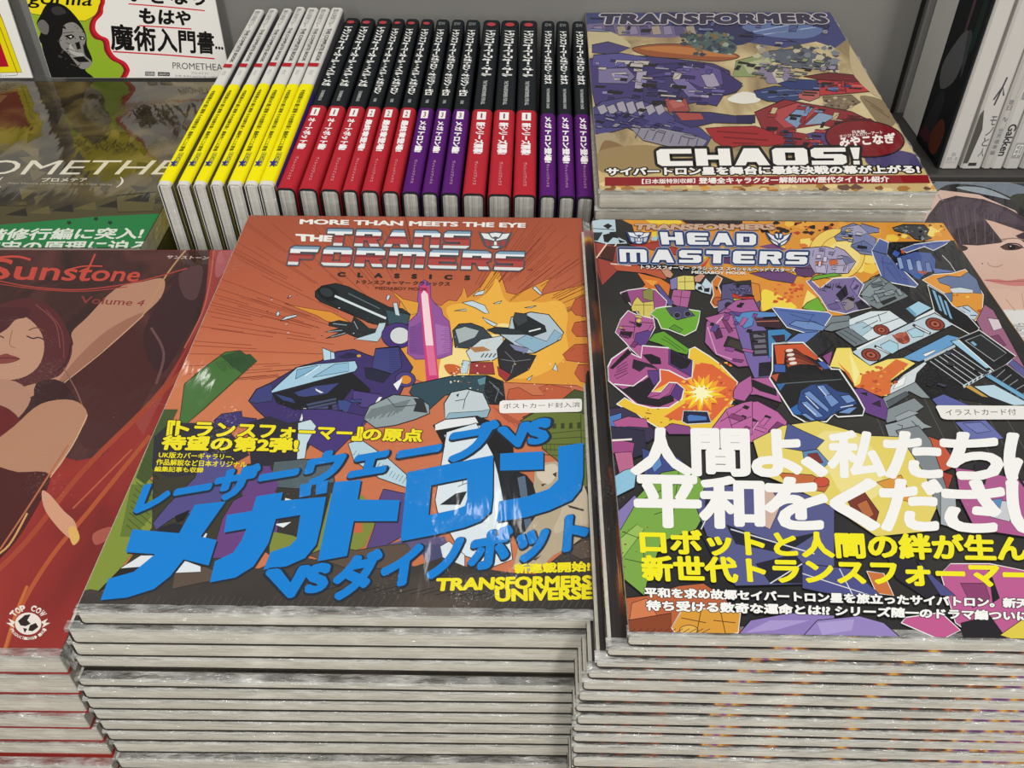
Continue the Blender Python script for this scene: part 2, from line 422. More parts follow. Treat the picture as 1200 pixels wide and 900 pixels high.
# ---------------------------------------------------------------- books
def lying_book(name, M, w, h, t, cover_m, page_m, label, cat, group=None, pad=None, th=0.00022, r=0.0025, jag=0.0, film=False, base_mat=None):
    """M = frame of the centre of the top cover; the book hangs below it, spine at -x, tail towards the viewer"""
    base = M @ Matrix.Translation((0, 0, -t))
    e = empty(name, base, label, cat, group)
    V, F = sweep(c_profile(w, t, th, r), -h / 2, h / 2, 1)
    mats, idx = [cover_m], [0] * len(F)
    if pad:
        aV, aF, aI, aM = pad.sheets['art']
        b = len(V); V = V + [Vector((x, y, z + t)) for x, y, z in aV]; F = F + [[i + b for i in f] for f in aF]
        mats += list(aM.keys()); idx += [i + 1 for i in aI]
    mesh_obj('cover', V, F, mats, idx, e)
    # page block: its tail face a grid so that it can ripple a little
    x0, x1, y0, y1, z0, z1 = -w / 2 + th * 1.3, w / 2 - 0.0006, -h / 2 + 0.0004, h / 2 - 0.0006, th * 1.15, t - th * 1.15
    V, F = rbox(x0, x1, y0, y1, z0, z1, 0.0003, 1)
    mesh_obj('page_block', V, F, [page_m], None, e)
    if pad: pad.build(e, t, skip=('art',))
    if film: front_film(e, w, h, t)
    return e
def front_film(e, w, h, t, nx=70):
    """clear film folded over the front top edge of a wrapped book"""
    prof = [(0.0030, 0.00030), (0.0012, 0.00045), (0.0002, 0.00045), (-0.0003, 0.0001), (-0.00045, -0.0006), (-0.00035, -0.0015)]
    V, F = [], []; sd = random.uniform(0, 90); n = len(prof)
    for i in range(nx + 1):
        x = -w / 2 - 0.0004 + (w + 0.0008) * i / nx
        for k, (py, pz) in enumerate(prof):
            a = mnoise.noise(Vector((x * 260, k * .7, sd))) * 0.0005 + mnoise.noise(Vector((x * 90, k * .3, sd + 5))) * 0.0004
            V.append((x, -h / 2 + py - abs(a) * (.6 if k > 1 else 0.1), t + pz * (1.0 if k > 2 else 0.6) + (abs(a) * .35 if k < 4 else 0)))
    for i in range(nx):
        for k in range(n - 1):
            q = i * n + k; F.append([q, q + n, q + n + 1, q + 1])
    return mesh_obj('shrink_wrap', V, F, [CLEAR], None, e, True)
# ================================================================ the setting: table, shelf back, risers
TZ = 0.02
WALLY = 0.705
grey_wall = matte('grey_shelf_back', '#7d7c79', 0.55, vary=0.03, scale=25)
grey_dark = matte('dark_grey_table', '#3c3a38', 0.5)
black_gap = matte('black_gap', '#141312', 0.7)
V, F = rbox(-0.95, 0.95, 0.10, 0.74, -0.03, TZ, 0.002, 2)
t_ = mesh_obj('display_table', V, F, [grey_dark]); tag(t_, 'dark grey display table top under all the stacks of comics', 'table', kind='structure')
seam0 = at_y(1082, 0, WALLY).x; seam1 = at_y(1089, 0, WALLY).x
V, F = rbox(-0.95, seam0 - 0.0005, WALLY, WALLY + 0.02, TZ, 0.46, 0.0012, 2)
w_ = mesh_obj('wall_back', V, F, [grey_wall]); tag(w_, 'grey painted shelf back behind the row of spines', 'wall', kind='structure')
V, F = rbox(seam1 + 0.0006, 0.95, WALLY, WALLY + 0.02, TZ, 0.46, 0.0012, 2)
w_ = mesh_obj('wall_right', V, F, [grey_wall]); tag(w_, 'grey shelf back panel to the right of the black seam', 'wall', kind='structure')
V, F = rbox(seam0 - 0.004, seam1 + 0.004, WALLY + 0.006, WALLY + 0.016, TZ, 0.46, 0)
w_ = mesh_obj('trim_1', V, F, [black_gap]); tag(w_, 'black joint between the two grey back panels', 'trim', kind='structure')
def riser(x0, x1, y0, y1, z1, label):
    V, F = rbox(x0, x1, y0, y1, TZ, z1, 0.0015, 2)
    o = mesh_obj('display_riser', V, F, [grey_dark]); tag(o, label, 'riser')
# ================================================================ stacks of lying books
page_a = paper_edge('cut_pages_beige', '#b0aca0', '#d2cec2', 2, 900)
page_b = paper_edge('cut_pages_pale', '#b3afa4', '#d4d0c5', 2, 900)
page_c = paper_edge('cut_pages_grey', '#a6a297', '#ccc8bc', 2, 900)
ORD = ['top', 'second', 'third', 'fourth', 'fifth', 'sixth', 'seventh', 'eighth', 'ninth', 'tenth', 'eleventh', 'twelfth', 'thirteenth', 'fourteenth', 'fifteenth', 'sixteenth', 'seventeenth', 'eighteenth', 'nineteenth', 'twentieth', 'twenty-first', 'twenty-second', 'twenty-third']
M_TF = frame((-0.0543, 0.3097, 0.1378), (-0.27, 0.11, -0.66)); W5, H5 = 0.182, 0.257
M_HM = frame((0.1295, 0.2880, 0.1523), (-2.09, -0.15, -1.32))
M_CH = frame((0.1422, 0.5723, 0.1519), (1.28, -0.72, -1.69))
M_SU = frame((-0.2419, 0.3109, 0.1144), (-0.20, -0.50, -0.77)); WS, HS = 0.17, 0.26
M_PR = frame((-0.3035, 0.569, 0.108), (0.0, 0.0, -0.6)); WP, HP = 0.18, 0.232
M_GI = frame((0.330, 0.4605, 0.075), (0.0, 0.0, -1.2)); WG, HG = 0.182, 0.257
def stack(M, w, h, t, bottoms, name, cover_m, page_m, say, cat, group, ucol, xs, fwd=None, total=16, t_top=None, bottom=TZ):
    """everything under the top book; bottoms = photo heights where the front edge of each visible book ends"""
    E0 = M.to_euler(); fwd = fwd or {}
    yf = M.translation.y - h / 2
    rise = math.sin(E0.x) * h / 2                               # front edge sits this much lower than the middle
    z = M.translation.z - (t_top or t); k = 1
    while k < total:
        f = max(0.0, 1 - k / (total - 1.0))
        rx, ry = E0.x * f, E0.y * f
        dy = fwd.get(k, random.uniform(-0.0003, 0.0003))
        y = yf - dy + h / 2
        if k - 1 < len(bottoms):
            zb = at_y(ucol, bottoms[k - 1], yf - dy).z + math.sin(rx) * h / 2
            tk = max(t * .72, min(t * 1.3, z - zb))
        else:
            tk = max(0.004, (z - bottom) / (total - k))
        gap = max(random.choice([0.00008, 0.00015, 0.0003, 0.0005]), 0.00012 + (abs(E0.x) * h / 2 + abs(E0.y) * w / 2) / (total - 1))
        x = M.translation.x + xs[min(k - 1, len(xs) - 1)]
        E3 = [math.degrees(rx), math.degrees(ry), math.degrees(E0.z) + random.uniform(-0.25, 0.25)]
        lab = say % (ORD[k] if k < total - 1 else 'bottom')
        lying_book(name, frame((x, y, z - gap), E3), w, h, tk - gap - 0.00012, cover_m, page_m, lab, cat, group, film=k <= len(bottoms))
        z -= tk; k += 1
    return z
T1 = 0.0075
def steps(M, n, bottom=TZ): return (M.translation.z - bottom) / n
T_TF = steps(M_TF, 16); T_HM = steps(M_HM, 19); T_SU = steps(M_SU, 8); T_CH = steps(M_CH, 12)
cov_tf = mottled('dark_brown_cover', [(0.3, '#2a2724'), (0.7, '#3d3833')], (60, 60, 60))
cov_hm = mottled('dark_bright_patched_cover', [(0.36, '#1f1d20'), (0.50, '#3c3430'), (0.54, '#8f4a30'), (0.58, '#d8a840'), (0.62, '#84518c'), (0.68, '#2b2528')], (60, 14, 20), 2)
cov_su = mottled('deep_red_cover', [(0.3, '#7d2322'), (0.7, '#9d352c')], (15, 15, 15))
cov_ch = mottled('sandy_cover', [(0.3, '#7d746a'), (0.7, '#a59c8c')], (20, 20, 20))
stack(M_TF, W5, H5, T_TF, [760, 773, 786.5, 809, 822, 834.5, 847, 859, 871, 888, 906], 'comic_magazine', cov_tf, page_a,
      'grey-edged comic magazine, %s from the top under the blue-lettered orange cover', 'magazine', 'magazines under the blue-lettered cover', 400,
      [-0.0050, -0.0075, -0.0090, -0.0090, -0.0100, -0.0110], {1: 0.0014, 4: 0.0040, 5: .0037, 6: .0035, 7: .0033, 8: .0031, 9: .0030, 10: .0028, 11: 0.0052}, 15, T1)
stack(M_HM, W5, H5, T_HM, [777, 791, 803, 817, 830, 842, 855, 866, 877, 890, 905], 'comic_magazine', cov_hm, page_b,
      'grey-edged comic magazine, %s from the top under the white-lettered purple machine cover', 'magazine', 'magazines under the white-lettered cover', 950,
      [-0.0055, -0.0085, -0.0110, -0.0120, -0.0130, -0.0140], {}, 20, T_HM)
stack(M_SU, WS, HS, T_SU, [812, 833, 851, 867, 882, 905], 'comic_book', cov_su, page_c,
      'thick comic book, %s from the top under the dark red cover', 'book', 'thick comics under the dark red cover', 40,
      [-0.0005, -0.0015, -0.0025, -0.0020, -0.0010], {6: .0038, 3: .0005}, 8, T_SU)
stack(M_CH, W5, H5, T_CH, [259], 'comic_book', cov_ch, page_c,
      'thick comic book, %s from the top under the purple and red battle cover', 'book', 'thick comics under the battle cover', 900, [-0.001], {}, 12, T_CH)
riser(-0.39, -0.2145, 0.455, 0.684, 0.0925, 'dark grey box under the dark green and gold comic')
riser(0.243, 0.420, 0.335, 0.588, 0.0545, 'dark grey box under the photo book with a face')
riser(0.262, 0.52, 0.596, 0.700, 0.0765, 'dark grey step under the upright white spines')
# ================================================================ the row of spines behind the stacks
RY0, RY1 = 0.465, 0.680
white_cov = ink('#d9d8d3', 'gloss'); dark_side = matte('dark_grey_board', '#5a5860', 0.35); black_cov = ink('#23272a', 'gloss')
black_side = ink('#17181a', 'gloss')
page_t = paper_edge('cut_pages_upright', '#8f8d88', '#d4d2cc', 0, 1500)
page_y = paper_edge('cut_pages_upright_pale', '#bdbbb4', '#dddbd4', 0, 1500)
def upright(name, A, B, t, deep, label, group, style):
    """spine up, tail to the viewer; A, B = middle of the spine at tail and head"""
    L = (B - A).length
    yv = (B - A).normalized(); xv = Vector((1, 0, style.get('lean', 0.0))); xv = (xv - yv * xv.dot(yv)).normalized(); zv = xv.cross(yv)
    R = Matrix((xv, yv, zv)).transposed().to_4x4()
    M = Matrix.Translation(A) @ R                       # origin: middle of the spine at its tail end
    e = empty(name, M @ Matrix.Translation((0, 0, -deep)), label, 'book', group)
    # cover: C wrapped over the spine (profile x across, z up; opening down)
    def cprof(tt, d, th, r):
        o = [(-tt / 2, d)]; i = [(tt / 2 - th, d)]
        o += [(-tt / 2 + r - r * math.cos(q), -r + r * math.sin(q) + 0) for q in [math.pi / 2 * k / 5 for k in range(6)]]
        o += [(tt / 2 - r + r * math.sin(q), -r + r * math.cos(q)) for q in [math.pi / 2 * k / 5 for k in range(6)]]
        o += [(tt / 2, d)]
        ri = max(r - th, 1e-4)
        i += [(tt / 2 - th - ri + ri * math.cos(q), -th - ri + ri * math.sin(q)) for q in [math.pi / 2 * k / 5 for k in range(6)]]
        i += [(-tt / 2 + th + ri - ri * math.sin(q), -th - ri + ri * math.cos(q)) for q in [math.pi / 2 * k / 5 for k in range(6)]]
        i += [(-tt / 2 + th, d)]
        return (o + i)[::-1]
    def lift(V): return [v + Vector((0, 0, deep)) for v in V]
    r = min(t * 0.32, style['round'])
    P = cprof(t, -deep, 0.0005, r)
    V, F = sweep(P, 0, L, 1)
    # board faces (the flat sides) get their own colour
    idx = [0] * len(F)
    for k, f in enumerate(F):
        if all(V[i].z < -r - 0.0001 for i in f) or (len(f) == 4 and max(V[i].z for i in f) < -r * 0.98): idx[k] = 1
    mesh_obj('cover', lift(V), F, [style['cover'], style['side']], idx, e)
    V, F = rbox(-t / 2 + 0.0006, t / 2 - 0.0006, 0.0003, L - 0.002, -deep + 0.0008, -0.0009, 0.0012, 2)
    mesh_obj('page_block', lift(V), F, [style['pages']], None, e)
    # paper band over the tail part
    bl = style['band_len'] * L
    P = cprof(t + 0.0005, -deep * 0.95, 0.0002, r + 0.0002)
    V, F = sweep(P, style.get('band_from', 0.0012), bl, 1); V = [v + Vector((0, 0, 0.0003)) for v in V]
    idx = [0] * len(F)
    if style.get('band_side'):
        for k, f in enumerate(F):
            c = sum((V[i] for i in f), Vector()) / len(f)
            if len(f) == 4 and c.x > t * 0.45 and max(V[i].z for i in f) < -r * 0.9: idx[k] = 1
    bo = mesh_obj('paper_band', lift(V), F, [style['band'], style.get('band_side') or style['band']], idx, e)
    # printing on the spine: pad plane at the top of the spine, x across, y along, both metres
    pad = Pad(Matrix.Identity(4), t * 0.8, L * 2, px=False, kind='gloss', z0=0.0005)
    style['print'](pad, t, L, bl)
    pad.build(e, deep, known={'paper_band': bo})
    if style.get('wrap'):
        V, F = rbox(-t / 2 + 0.0002, t / 2 - 0.0002, -0.0009, -0.0005, -deep + 0.001, -0.001, 0.0, 1)
    return e
def down(x0, x1, y0, y1):
    """a line of type running down the spine: reads from y1 (head) to y0, letters' tops toward +x"""
    return [(x1, y1), (x1, y0), (x0, y0), (x0, y1)]
def pr_yellow(p, t, L, bl):
    w = t * 0.30
    p.sheet('title_lettering'); g = '#5d5c60'
    p.text('魔人探偵ブルー', down(-w * .6, w * .9, L * .86, L * .985), '#8a898c')
    p.text('THE COMPLETE BOOK', down(-w * .1, w * .9, L * .64, L * .85), '#55545a', 0.02)
    p.text('アメコミ・セレクション', down(-w * .9, -w * .25, L * .70, L * .85), '#8a898c')
    p.text('作・アラン・スミス', down(-w * .5, w * .6, bl + .012, L * .585), '#6a696e')
    p.sheet('red_stripe'); p.poly([(-t * .5, L * .607), (t * .5, L * .607), (t * .5, L * .628), (-t * .5, L * .628)], '#b3242f')
    p.sheet('band_lettering@paper_band')
    p.text('今世紀最大の 謎と冒険 その全貌を描く 最新作ここに登場', down(-w * .55, w * .55, bl * .30, bl * .93), '#6a671c', 0.03)
    p.sheet('publisher_mark@paper_band')
    p.poly([(-w * .2, bl * .16), (w * .95, bl * .16), (w * .95, bl * .285), (-w * .2, bl * .285)], '#75743a')
    p.text('EDIX', down(0, w * .85, bl * .17, bl * .28), '#d8d020', 0.03)
    st = []
    for k in range(10):
        a = math.pi / 2 + k * math.pi / 5; rr = w * (1.25 if k % 2 == 0 else .5)
        st.append((-w * .15 + rr * math.cos(a) * .8, bl * .185 + rr * math.sin(a) * 1.6))
    p.poly(st, '#2e2f8d')
def pr_black(main, sub, band, numeral, dot, publ='ヴィレッジブックス', span=(0.45, 0.93), nb=True, sub_to=None):
    def f(p, t, L, bl):
        w = t * 0.30
        p.sheet('title_lettering')
        p.text(main, down(-w * .85, w * .9, L * span[0], L * span[1]), '#e9ebe8', 0.05)
        p.sheet('subtitle_lettering')
        p.text(sub, down(-w * .32, w * .32, bl + .006, L * span[0] - .006), '#b9bdbb', 0.03)
        p.sheet('spine_emblem')
        if dot: p.poly(ell(0, L * .965, w * .85, w * .75, 16), '#b5434a')
        else: p.text('IDW', [(-w * .8, L * .975), (w * .8, L * .975), (w * .8, L * .955), (-w * .8, L * .955)], '#7e8383', 0.03)
        p.sheet('band_lettering@paper_band')
        if nb:
            p.poly([(-w * .75, bl * .865), (w * .75, bl * .865), (w * .75, bl * .965), (-w * .75, bl * .965)], '#f0eeee')
            nw = .09 if numeral == '1' else .24; p.text(numeral, [(-w * nw, bl * .945), (w * nw, bl * .945), (w * nw, bl * .885), (-w * nw, bl * .885)], '#7a2030', 0.02)
        p.text(band, down(-w * .7, w * .75, bl * (.45 if nb else .38), bl * (.83 if nb else .95)), '#f1eef0', 0.05)
        p.text(publ, down(-w * .3, w * .3, bl * .10, bl * .36), '#e0b9c0', 0.0)
    return f
yel_band = ink('#f2e712', 'gloss'); red_band = ink('#b52b37', 'gloss'); pur_band = ink('#5a2172', 'gloss'); side_pur = ink('#4a4394', 'gloss')
Y = dict(cover=white_cov, side=dark_side, pages=page_y, band=yel_band, band_side=dark_side, band_len=0.505, band_from=0.0034, round=0.0022, lean=0.0, print=pr_yellow)
yf = [(183, 199.5, 216), (206, 221, 216), (225, 240, 216), (245, 260, 216), (265, 283, 216), (285, 301, 216), (302, 321, 216)]
yr = [(299, 308, 11), (315, 325, 10), (331, 342.5, 10), (346, 358, 8), (361, 372, 9), (376, 385, 9), (390, 401, 9)]
NTH = ['leftmost', 'second from the left', 'third from the left', 'middle', 'fifth from the left', 'second from the right', 'rightmost']
bx = [(322, 345), (348, 371), (374, 397), (399.5, 418.5), (422, 443), (446.5, 467), (470, 491), (493, 513), (516, 538), (541, 568), (571, 599), (601, 628.5), (632, 652), (654.5, 674.5), (676, 696.5)]
brx = [(407, 419), (425, 437), (446, 457), (461, 472), (477, 490), (495, 507), (512, 526), (530, 544), (547, 562), (569, 584), (590, 606), (612, 627), (636, 649), (654, 665), (672, 685)]
row = []
for k in range(7): row.append((yf[k][0], yf[k][1], yf[k][2], yr[k][0], yr[k][1], yr[k][2]))
for k in range(15): row.append((bx[k][0], bx[k][1], 222 + 10 * k / 14, brx[k][0], brx[k][1], 21 + 4 * k / 14))
spots = []
for q in row:
    a0, a1 = at_y(q[0], q[2], RY0), at_y(q[1], q[2], RY0); b0, b1 = at_y(q[3], q[5], RY1), at_y(q[4], q[5], RY1)
    spots.append([(a0 + a1) / 2, (b0 + b1) / 2, (a1.x - a0.x) * 0.95])
for it in range(200):                                   # no two books may share space at either end
    for i in range(len(spots) - 1):
        need = (spots[i][2] + spots[i + 1][2]) / 2 + 0.0007
        for e_ in (0, 1):
            d = need - (spots[i + 1][e_].x - spots[i][e_].x)
            if d > 0: spots[i][e_].x -= d / 2; spots[i + 1][e_].x += d / 2
for k in range(7):
    st = dict(Y, lean=-0.01)
    if k == 6: st['band_side'] = side_pur
    upright('comic_book', *spots[k], 0.115, 'white comic spine with a yellow band, %s of the seven yellow ones' % NTH[k], 'yellow-banded comics in the row', st)
S1 = pr_black('トランスフォーマー:オール・ヘイル・メガ', 'THE TRANSFORMERS: ALL HAIL', 'オートボット編!', '1', True, span=(.54, .93))
S2 = pr_black('トランスフォーマー:オール・ヘイル・メガトロン', 'THE TRANSFORMERS', '最終章登場!', '2', True, span=(.50, .92))
S3 = pr_black('トランスフォーマー:メガトロン・オリジン・ゼロ', 'THE TRANSFORMERS', 'メガトロン編!', '3', False, span=(.50, .92))
S4 = pr_black('トランスフォーマー:フォー・オール', 'THE TRANSFORMERS: FOR ALL', '新シリーズ開幕!', '1', True, span=(.62, .92))
S5 = pr_black('トランスフォーマー:メガトロン・カオス', 'THE TRANSFORMERS: CHAOS', 'メガトロン登場!', '', False, span=(.58, .92), nb=False)
wordn = ['first', 'second', 'third']
for k in range(15):
    g = k // 3; pr = (S1, S2, S3, S4, S5)[g]; colr = 'red' if g in (0, 1, 3) else 'purple'
    st = dict(cover=black_cov, side=black_side, pages=page_t, band=red_band if colr == 'red' else pur_band, band_len=0.425 if g < 4 else 0.41, round=0.003, lean=-0.01, print=pr)
    where = ('%s of the three beside the yellow bands', '%s of the trio left of the middle purple ones', '%s of the middle trio between red ones',
             '%s of the trio right of the middle purple ones', '%s of the three beside the battle stack')[g] % wordn[k % 3]
    upright('comic_book', *spots[7 + k], 0.112, 'black comic spine with %s band, %s' % (colr, where), 'black comics in the row', st)
# sloping rest under the row
V = [(-0.205, 0.475, TZ), (0.05, 0.475, TZ), (0.05, 0.690, TZ), (-0.205, 0.690, TZ), (-0.205, 0.475, 0.0225), (0.05, 0.475, 0.0225), (0.05, 0.690, 0.040), (-0.205, 0.690, 0.040)]
F = [[3, 2, 1, 0], [4, 5, 6, 7], [0, 1, 5, 4], [1, 2, 6, 5], [2, 3, 7, 6], [3, 0, 4, 7]]
tag(mesh_obj('sloping_rest', V, F, [grey_dark]), 'dark sloping rest under the row of comic spines', 'rest')
# ================================================================ printed covers
def zz(ox, oy, s):
    def f(*v):
        return [(ox + v[i] / s, oy + v[i + 1] / s) for i in range(0, len(v), 2)]
    return f
def unit(quad):
    f = homog(quad); return lambda *v: [f(v[i], v[i + 1]) for i in range(0, len(v), 2)]
def mirror(pts): return [(1 - x, y) for x, y in pts]
def crest_shield(p, quad, ground, plates, lower):
    """shield crest of folded plates"""
    f = homog(quad); m = lambda P: [f(*q) for q in P]
    p.poly(m([(-.06, 1.06), (.12, .96), (.3, 1.03), (.5, 1.06), (.7, 1.03), (.88, .96), (1.06, 1.06), (1.0, .52), (.94, .22), (.77, 0), (.5, -.06), (.23, 0), (.06, .22), (0, .52)]), ground)
    P = [[(.3, .95), (.5, .99), (.7, .95), (.62, .74), (.5, .8), (.38, .74)]]
    L = [[(.02, .96), (.26, .93), (.35, .7), (.46, .64), (.46, .55), (.1, .68)]]
    D = [[(.1, .6), (.28, .53), (.28, .22), (.2, .16), (.13, .3)], [(.33, .5), (.42, .48), (.42, .22), (.33, .24)]]
    P += L + [mirror(q) for q in L] + [[(.33, .15), (.5, .2), (.67, .15), (.58, .04), (.42, .04)], [(.46, .5), (.54, .5), (.56, .26), (.44, .26)]]
    p.polys([m(q) for q in P], plates)
    p.polys([m(q) for q in D + [mirror(q) for q in D]], lower)
def crest_wing(p, quad, ground, plates):
    """pointed crest: two swept wings over a narrow wedge"""
    f = homog(quad); m = lambda P: [f(*q) for q in P]
    p.poly(m([(-.1, 1.1), (.3, .84), (.34, 1.02), (.66, 1.02), (.7, .84), (1.1, 1.1), (.96, .5), (.8, .18), (.5, -.1), (.2, .18), (.04, .5)]), ground)
    L = [[(0, 1), (.28, .76), (.3, .6), (.46, .42), (.44, .3), (.2, .52), (.1, .72)], [(.12, .5), (.42, .2), (.44, .02), (.24, .2)], [(.34, .94), (.46, .94), (.47, .6), (.4, .66)]]
    p.polys([m(q) for q in L + [mirror(q) for q in L] + [[(.47, .5), (.53, .5), (.58, .3), (.5, .2), (.42, .3)]]], plates)
def star(cx, cy, r1, r0, n, rot=0.0, sq=0.8, jit=0.35):
    P = []
    for i in range(2 * n):
        a = rot + math.pi * i / n; r = (r1 if i % 2 == 0 else r0) * random.uniform(1 - jit, 1 + jit * .4)
        P.append((cx + r * math.cos(a), cy + r * sq * math.sin(a)))
    return P
def specks(p, n, box, cols, s0, s1, sq=0.6):
    x0, y0, x1, y1 = box
    for i in range(n):
        cx, cy, s = random.uniform(x0, x1), random.uniform(y0, y1), random.uniform(s0, s1)
        k = random.randint(4, 7)
        P = [(cx + s * random.uniform(.5, 1) * math.cos(a), cy + sq * s * random.uniform(.5, 1) * math.sin(a)) for a in [2 * math.pi * j / k for j in range(k)]]
        p.poly(P, random.choice(cols))
def inside(P, x, y):
    c = False
    for i in range(len(P)):
        (x0, y0), (x1, y1) = P[i - 1], P[i]
        if (y0 > y) != (y1 > y) and x < (x1 - x0) * (y - y0) / (y1 - y0) + x0: c = not c
    return c
def greeble(p, P, n, cols, s, ang=0.0, sq=0.55, dark=0.35, seed=1):
    """small machine panels, slots and seams scattered inside a shape"""
    R = random.Random(seed); xs = [q[0] for q in P]; ys = [q[1] for q in P]; done = 0; tries = 0
    while done < n and tries < n * 12:
        tries += 1; x, y = R.uniform(min(xs), max(xs)), R.uniform(min(ys), max(ys)); a = ang + R.choice([0, 0, 0, 1.57]); w, h = s * R.uniform(.5, 1.6), s * R.uniform(.25, .8)
        c_, s_ = math.cos(a), math.sin(a); k = R.uniform(-.4, .4)
        Q = [(x + (u * c_ - v * s_), y + (u * s_ + v * c_) * sq) for u, v in ((-w, -h), (w, -h * (1 + k)), (w * (1 - k * .5), h), (-w, h))]
        if not all(inside(P, *q) for q in Q): continue
        done += 1
        if R.random() < dark: p.poly(Q, K)
        else: p.poly(Q, R.choice(cols), .6, '#1d1a22')
        if R.random() < .4: p.line([Q[0], Q[2]], .5, '#16151a')
def hatch(p, P0, P1, d, n, wd, c):
    """n strokes of offset d spread from P0 to P1"""
    seg = []
    for i in range(n):
        t = (i + .5) / n; x = P0[0] + (P1[0] - P0[0]) * t; y = P0[1] + (P1[1] - P0[1]) * t
        k = random.uniform(.55, 1)
        seg.append([(x, y), (x + d[0] * k, y + d[1] * k)])
    p.lines(seg, wd, c)
K = '#1b1a1e'
# ---------------------------------------------------------------- the orange cover with blue lettering
def cover_orange():
    p = Pad(M_TF, W5, H5)
    a = zz(280, 250, 5.4545); b = zz(480, 250, 5.4545); c = zz(240, 370, 5.4545); d = zz(440, 370, 4.2857); e = zz(90, 480, 3.75); f = zz(300, 480, 3.75); g = zz(510, 480, 3.75)
    base = mottled('burnt_orange_print', [(0.2, '#c97750'), (0.42, '#c0684a'), (0.62, '#b25a3e'), (0.85, '#a34e35')], (9, 9, 9), 2, grad=(1, -0.02, 0.13, 0.55))
    p.poly([(60, 740), (760, 740), (700, 240), (270, 240)], base)
    # speed lines
    rs = random.Random(3); seg = []
    for i in range(150):
        A = math.radians(rs.uniform(168, 268)); r0 = rs.uniform(120, 250); L = rs.uniform(40, 120)
        if rs.random() < .4: A = math.radians(rs.uniform(290, 335)); r0 = rs.uniform(110, 200); L = rs.uniform(30, 80)
        seg.append([(510 + r0 * math.cos(A), 420 + .75 * r0 * math.sin(A)), (510 + (r0 + L) * math.cos(A), 420 + .75 * (r0 + L) * math.sin(A))])
    p.lines(seg, 0.8, '#91432c')
    # blast
    P = b(-60, 560, 90, 575, 160, 575, 200, 592, 225, 570, 250, 555, 300, 560, 330, 520, 350, 470, 370, 540, 420, 500, 450, 470, 500, 400, 520, 370, 575, 370, 600, 440, 620, 505, 680, 520, 760, 480, 905, 410, 850, 490, 840, 522, 960, 492, 1130, 450, 1160, 640) + d(1110, 395, 1010, 350, 870, 345, 640, 335, 500, 320, 330, 370, 150, 300, 100, 100)
    p.poly(P, '#e09a3b', .9, '#8a3d22')
    p.poly(b(240, 600, 420, 560, 520, 480, 560, 420, 620, 560, 760, 560, 840, 570, 960, 560, 1010, 640, 1000, 760) + d(960, 200, 820, 300, 640, 320, 380, 330, 330, 200, 380, 60), '#eeb548', r=True)
    p.poly(d(330, 210, 400, 150, 460, 170, 500, 110, 600, 90, 620, 40, 700, 60, 560, 150, 480, 240, 460, 300, 330, 360), '#f5de93', r=True)
    for q in (d(1085, 20, 1000, 35, 985, 75, 1010, 105, 1090, 105), d(1092, 140, 1000, 145, 940, 195, 960, 225, 1040, 235, 1095, 240), d(1100, 245, 1020, 245, 1000, 290, 1030, 330, 1110, 350), d(660, 420, 670, 370, 720, 360, 790, 400, 850, 400, 820, 360, 870, 345, 980, 365, 990, 390, 900, 440), b(1150, 505, 1060, 550, 1030, 610, 1060, 650, 1160, 665)):
        p.poly(q, '#bd5c3b', .8, '#7a3220')
        hatch(p, q[0], q[-1], (-12, 2), 6, .6, '#8a3d28')
    p.poly(d(570, 440, 660, 420, 760, 510, 740, 540, 600, 640, 620, 560), '#c96a4a'); hatch(p, d(580, 450)[0], d(740, 540)[0], (22, 22), 9, .7, '#8c3e2a')
    p.poly(a(290, 575, 355, 592, 470, 612, 590, 630, 720, 700, 700, 720, 560, 690, 500, 655), '#dd9434', .7, '#7a3520')
    p.poly(a(968, 488, 1050, 548, 1150, 570, 1140, 640, 1090, 650, 1040, 570), '#e0a03c', .7, '#7a3520')
    # black barrel
    p.poly(a(488, 500, 530, 465, 620, 448, 700, 470, 960, 600, 1045, 610, 1095, 645, 1080, 712, 960, 722, 850, 705, 700, 640, 520, 565, 488, 535), '#20282c', 1.2)
    p.poly(ell(*a(570, 512)[0], 13, 8.5, 16, .35), '#0e1315'); p.poly(ell(*a(560, 505)[0], 8, 5, 14, .35), '#2b363b')
    p.poly(a(940, 615, 1092, 648, 1080, 708, 960, 718), '#33505c', .8)
    p.line(a(612, 528, 940, 672), 2.6, '#d6e4ea'); p.line(a(700, 512, 900, 610), 1.2, '#5c7079'); p.line(a(560, 560, 830, 700), .9, '#0c0f10')
    # splinters of dark metal at its foot
    p.poly(a(575, 700, 640, 685, 720, 700, 735, 660, 780, 690, 830, 735, 920, 745, 870, 790, 790, 800, 740, 790, 690, 768, 620, 790, 555, 800, 640, 762, 545, 760, 640, 735, 572, 718), '#24282c', .9)
    p.lines([a(600, 705, 690, 715), a(570, 757, 660, 748), a(590, 790, 680, 765), a(735, 690, 760, 740)], .8, '#9fb0b8')
    p.poly(a(735, 805, 870, 762, 895, 702, 940, 700, 912, 785, 885, 822), '#b9d2de', .8)
    p.poly(a(985, 575, 1010, 570, 1030, 655, 1000, 650), '#c3d8e2', .7)
    p.poly(ell(*d(112, 100)[0], 19, 15, 22), '#45307a', .9); p.poly(ell(*d(122, 100)[0], 11.5, 10, 18), '#d3d8da', .7)
    # violet column of light
    p.poly(b(0, 690, 50, 640, 60, 585, 50, 555, 62, 450, 95, 424, 132, 450, 135, 540, 165, 580, 205, 612, 212, 650, 252, 690, 272, 820) + d(388, 110, 385, 195, 330, 215, 200, 220, 160, 190, 166, 30), '#93579f', .8, '#5a2f70')
    p.poly(d(170, 60, 250, 20, 260, 200, 170, 190), '#7d4a92'); p.poly(d(300, 40, 370, 60, 375, 180, 310, 200), '#a86fb0')
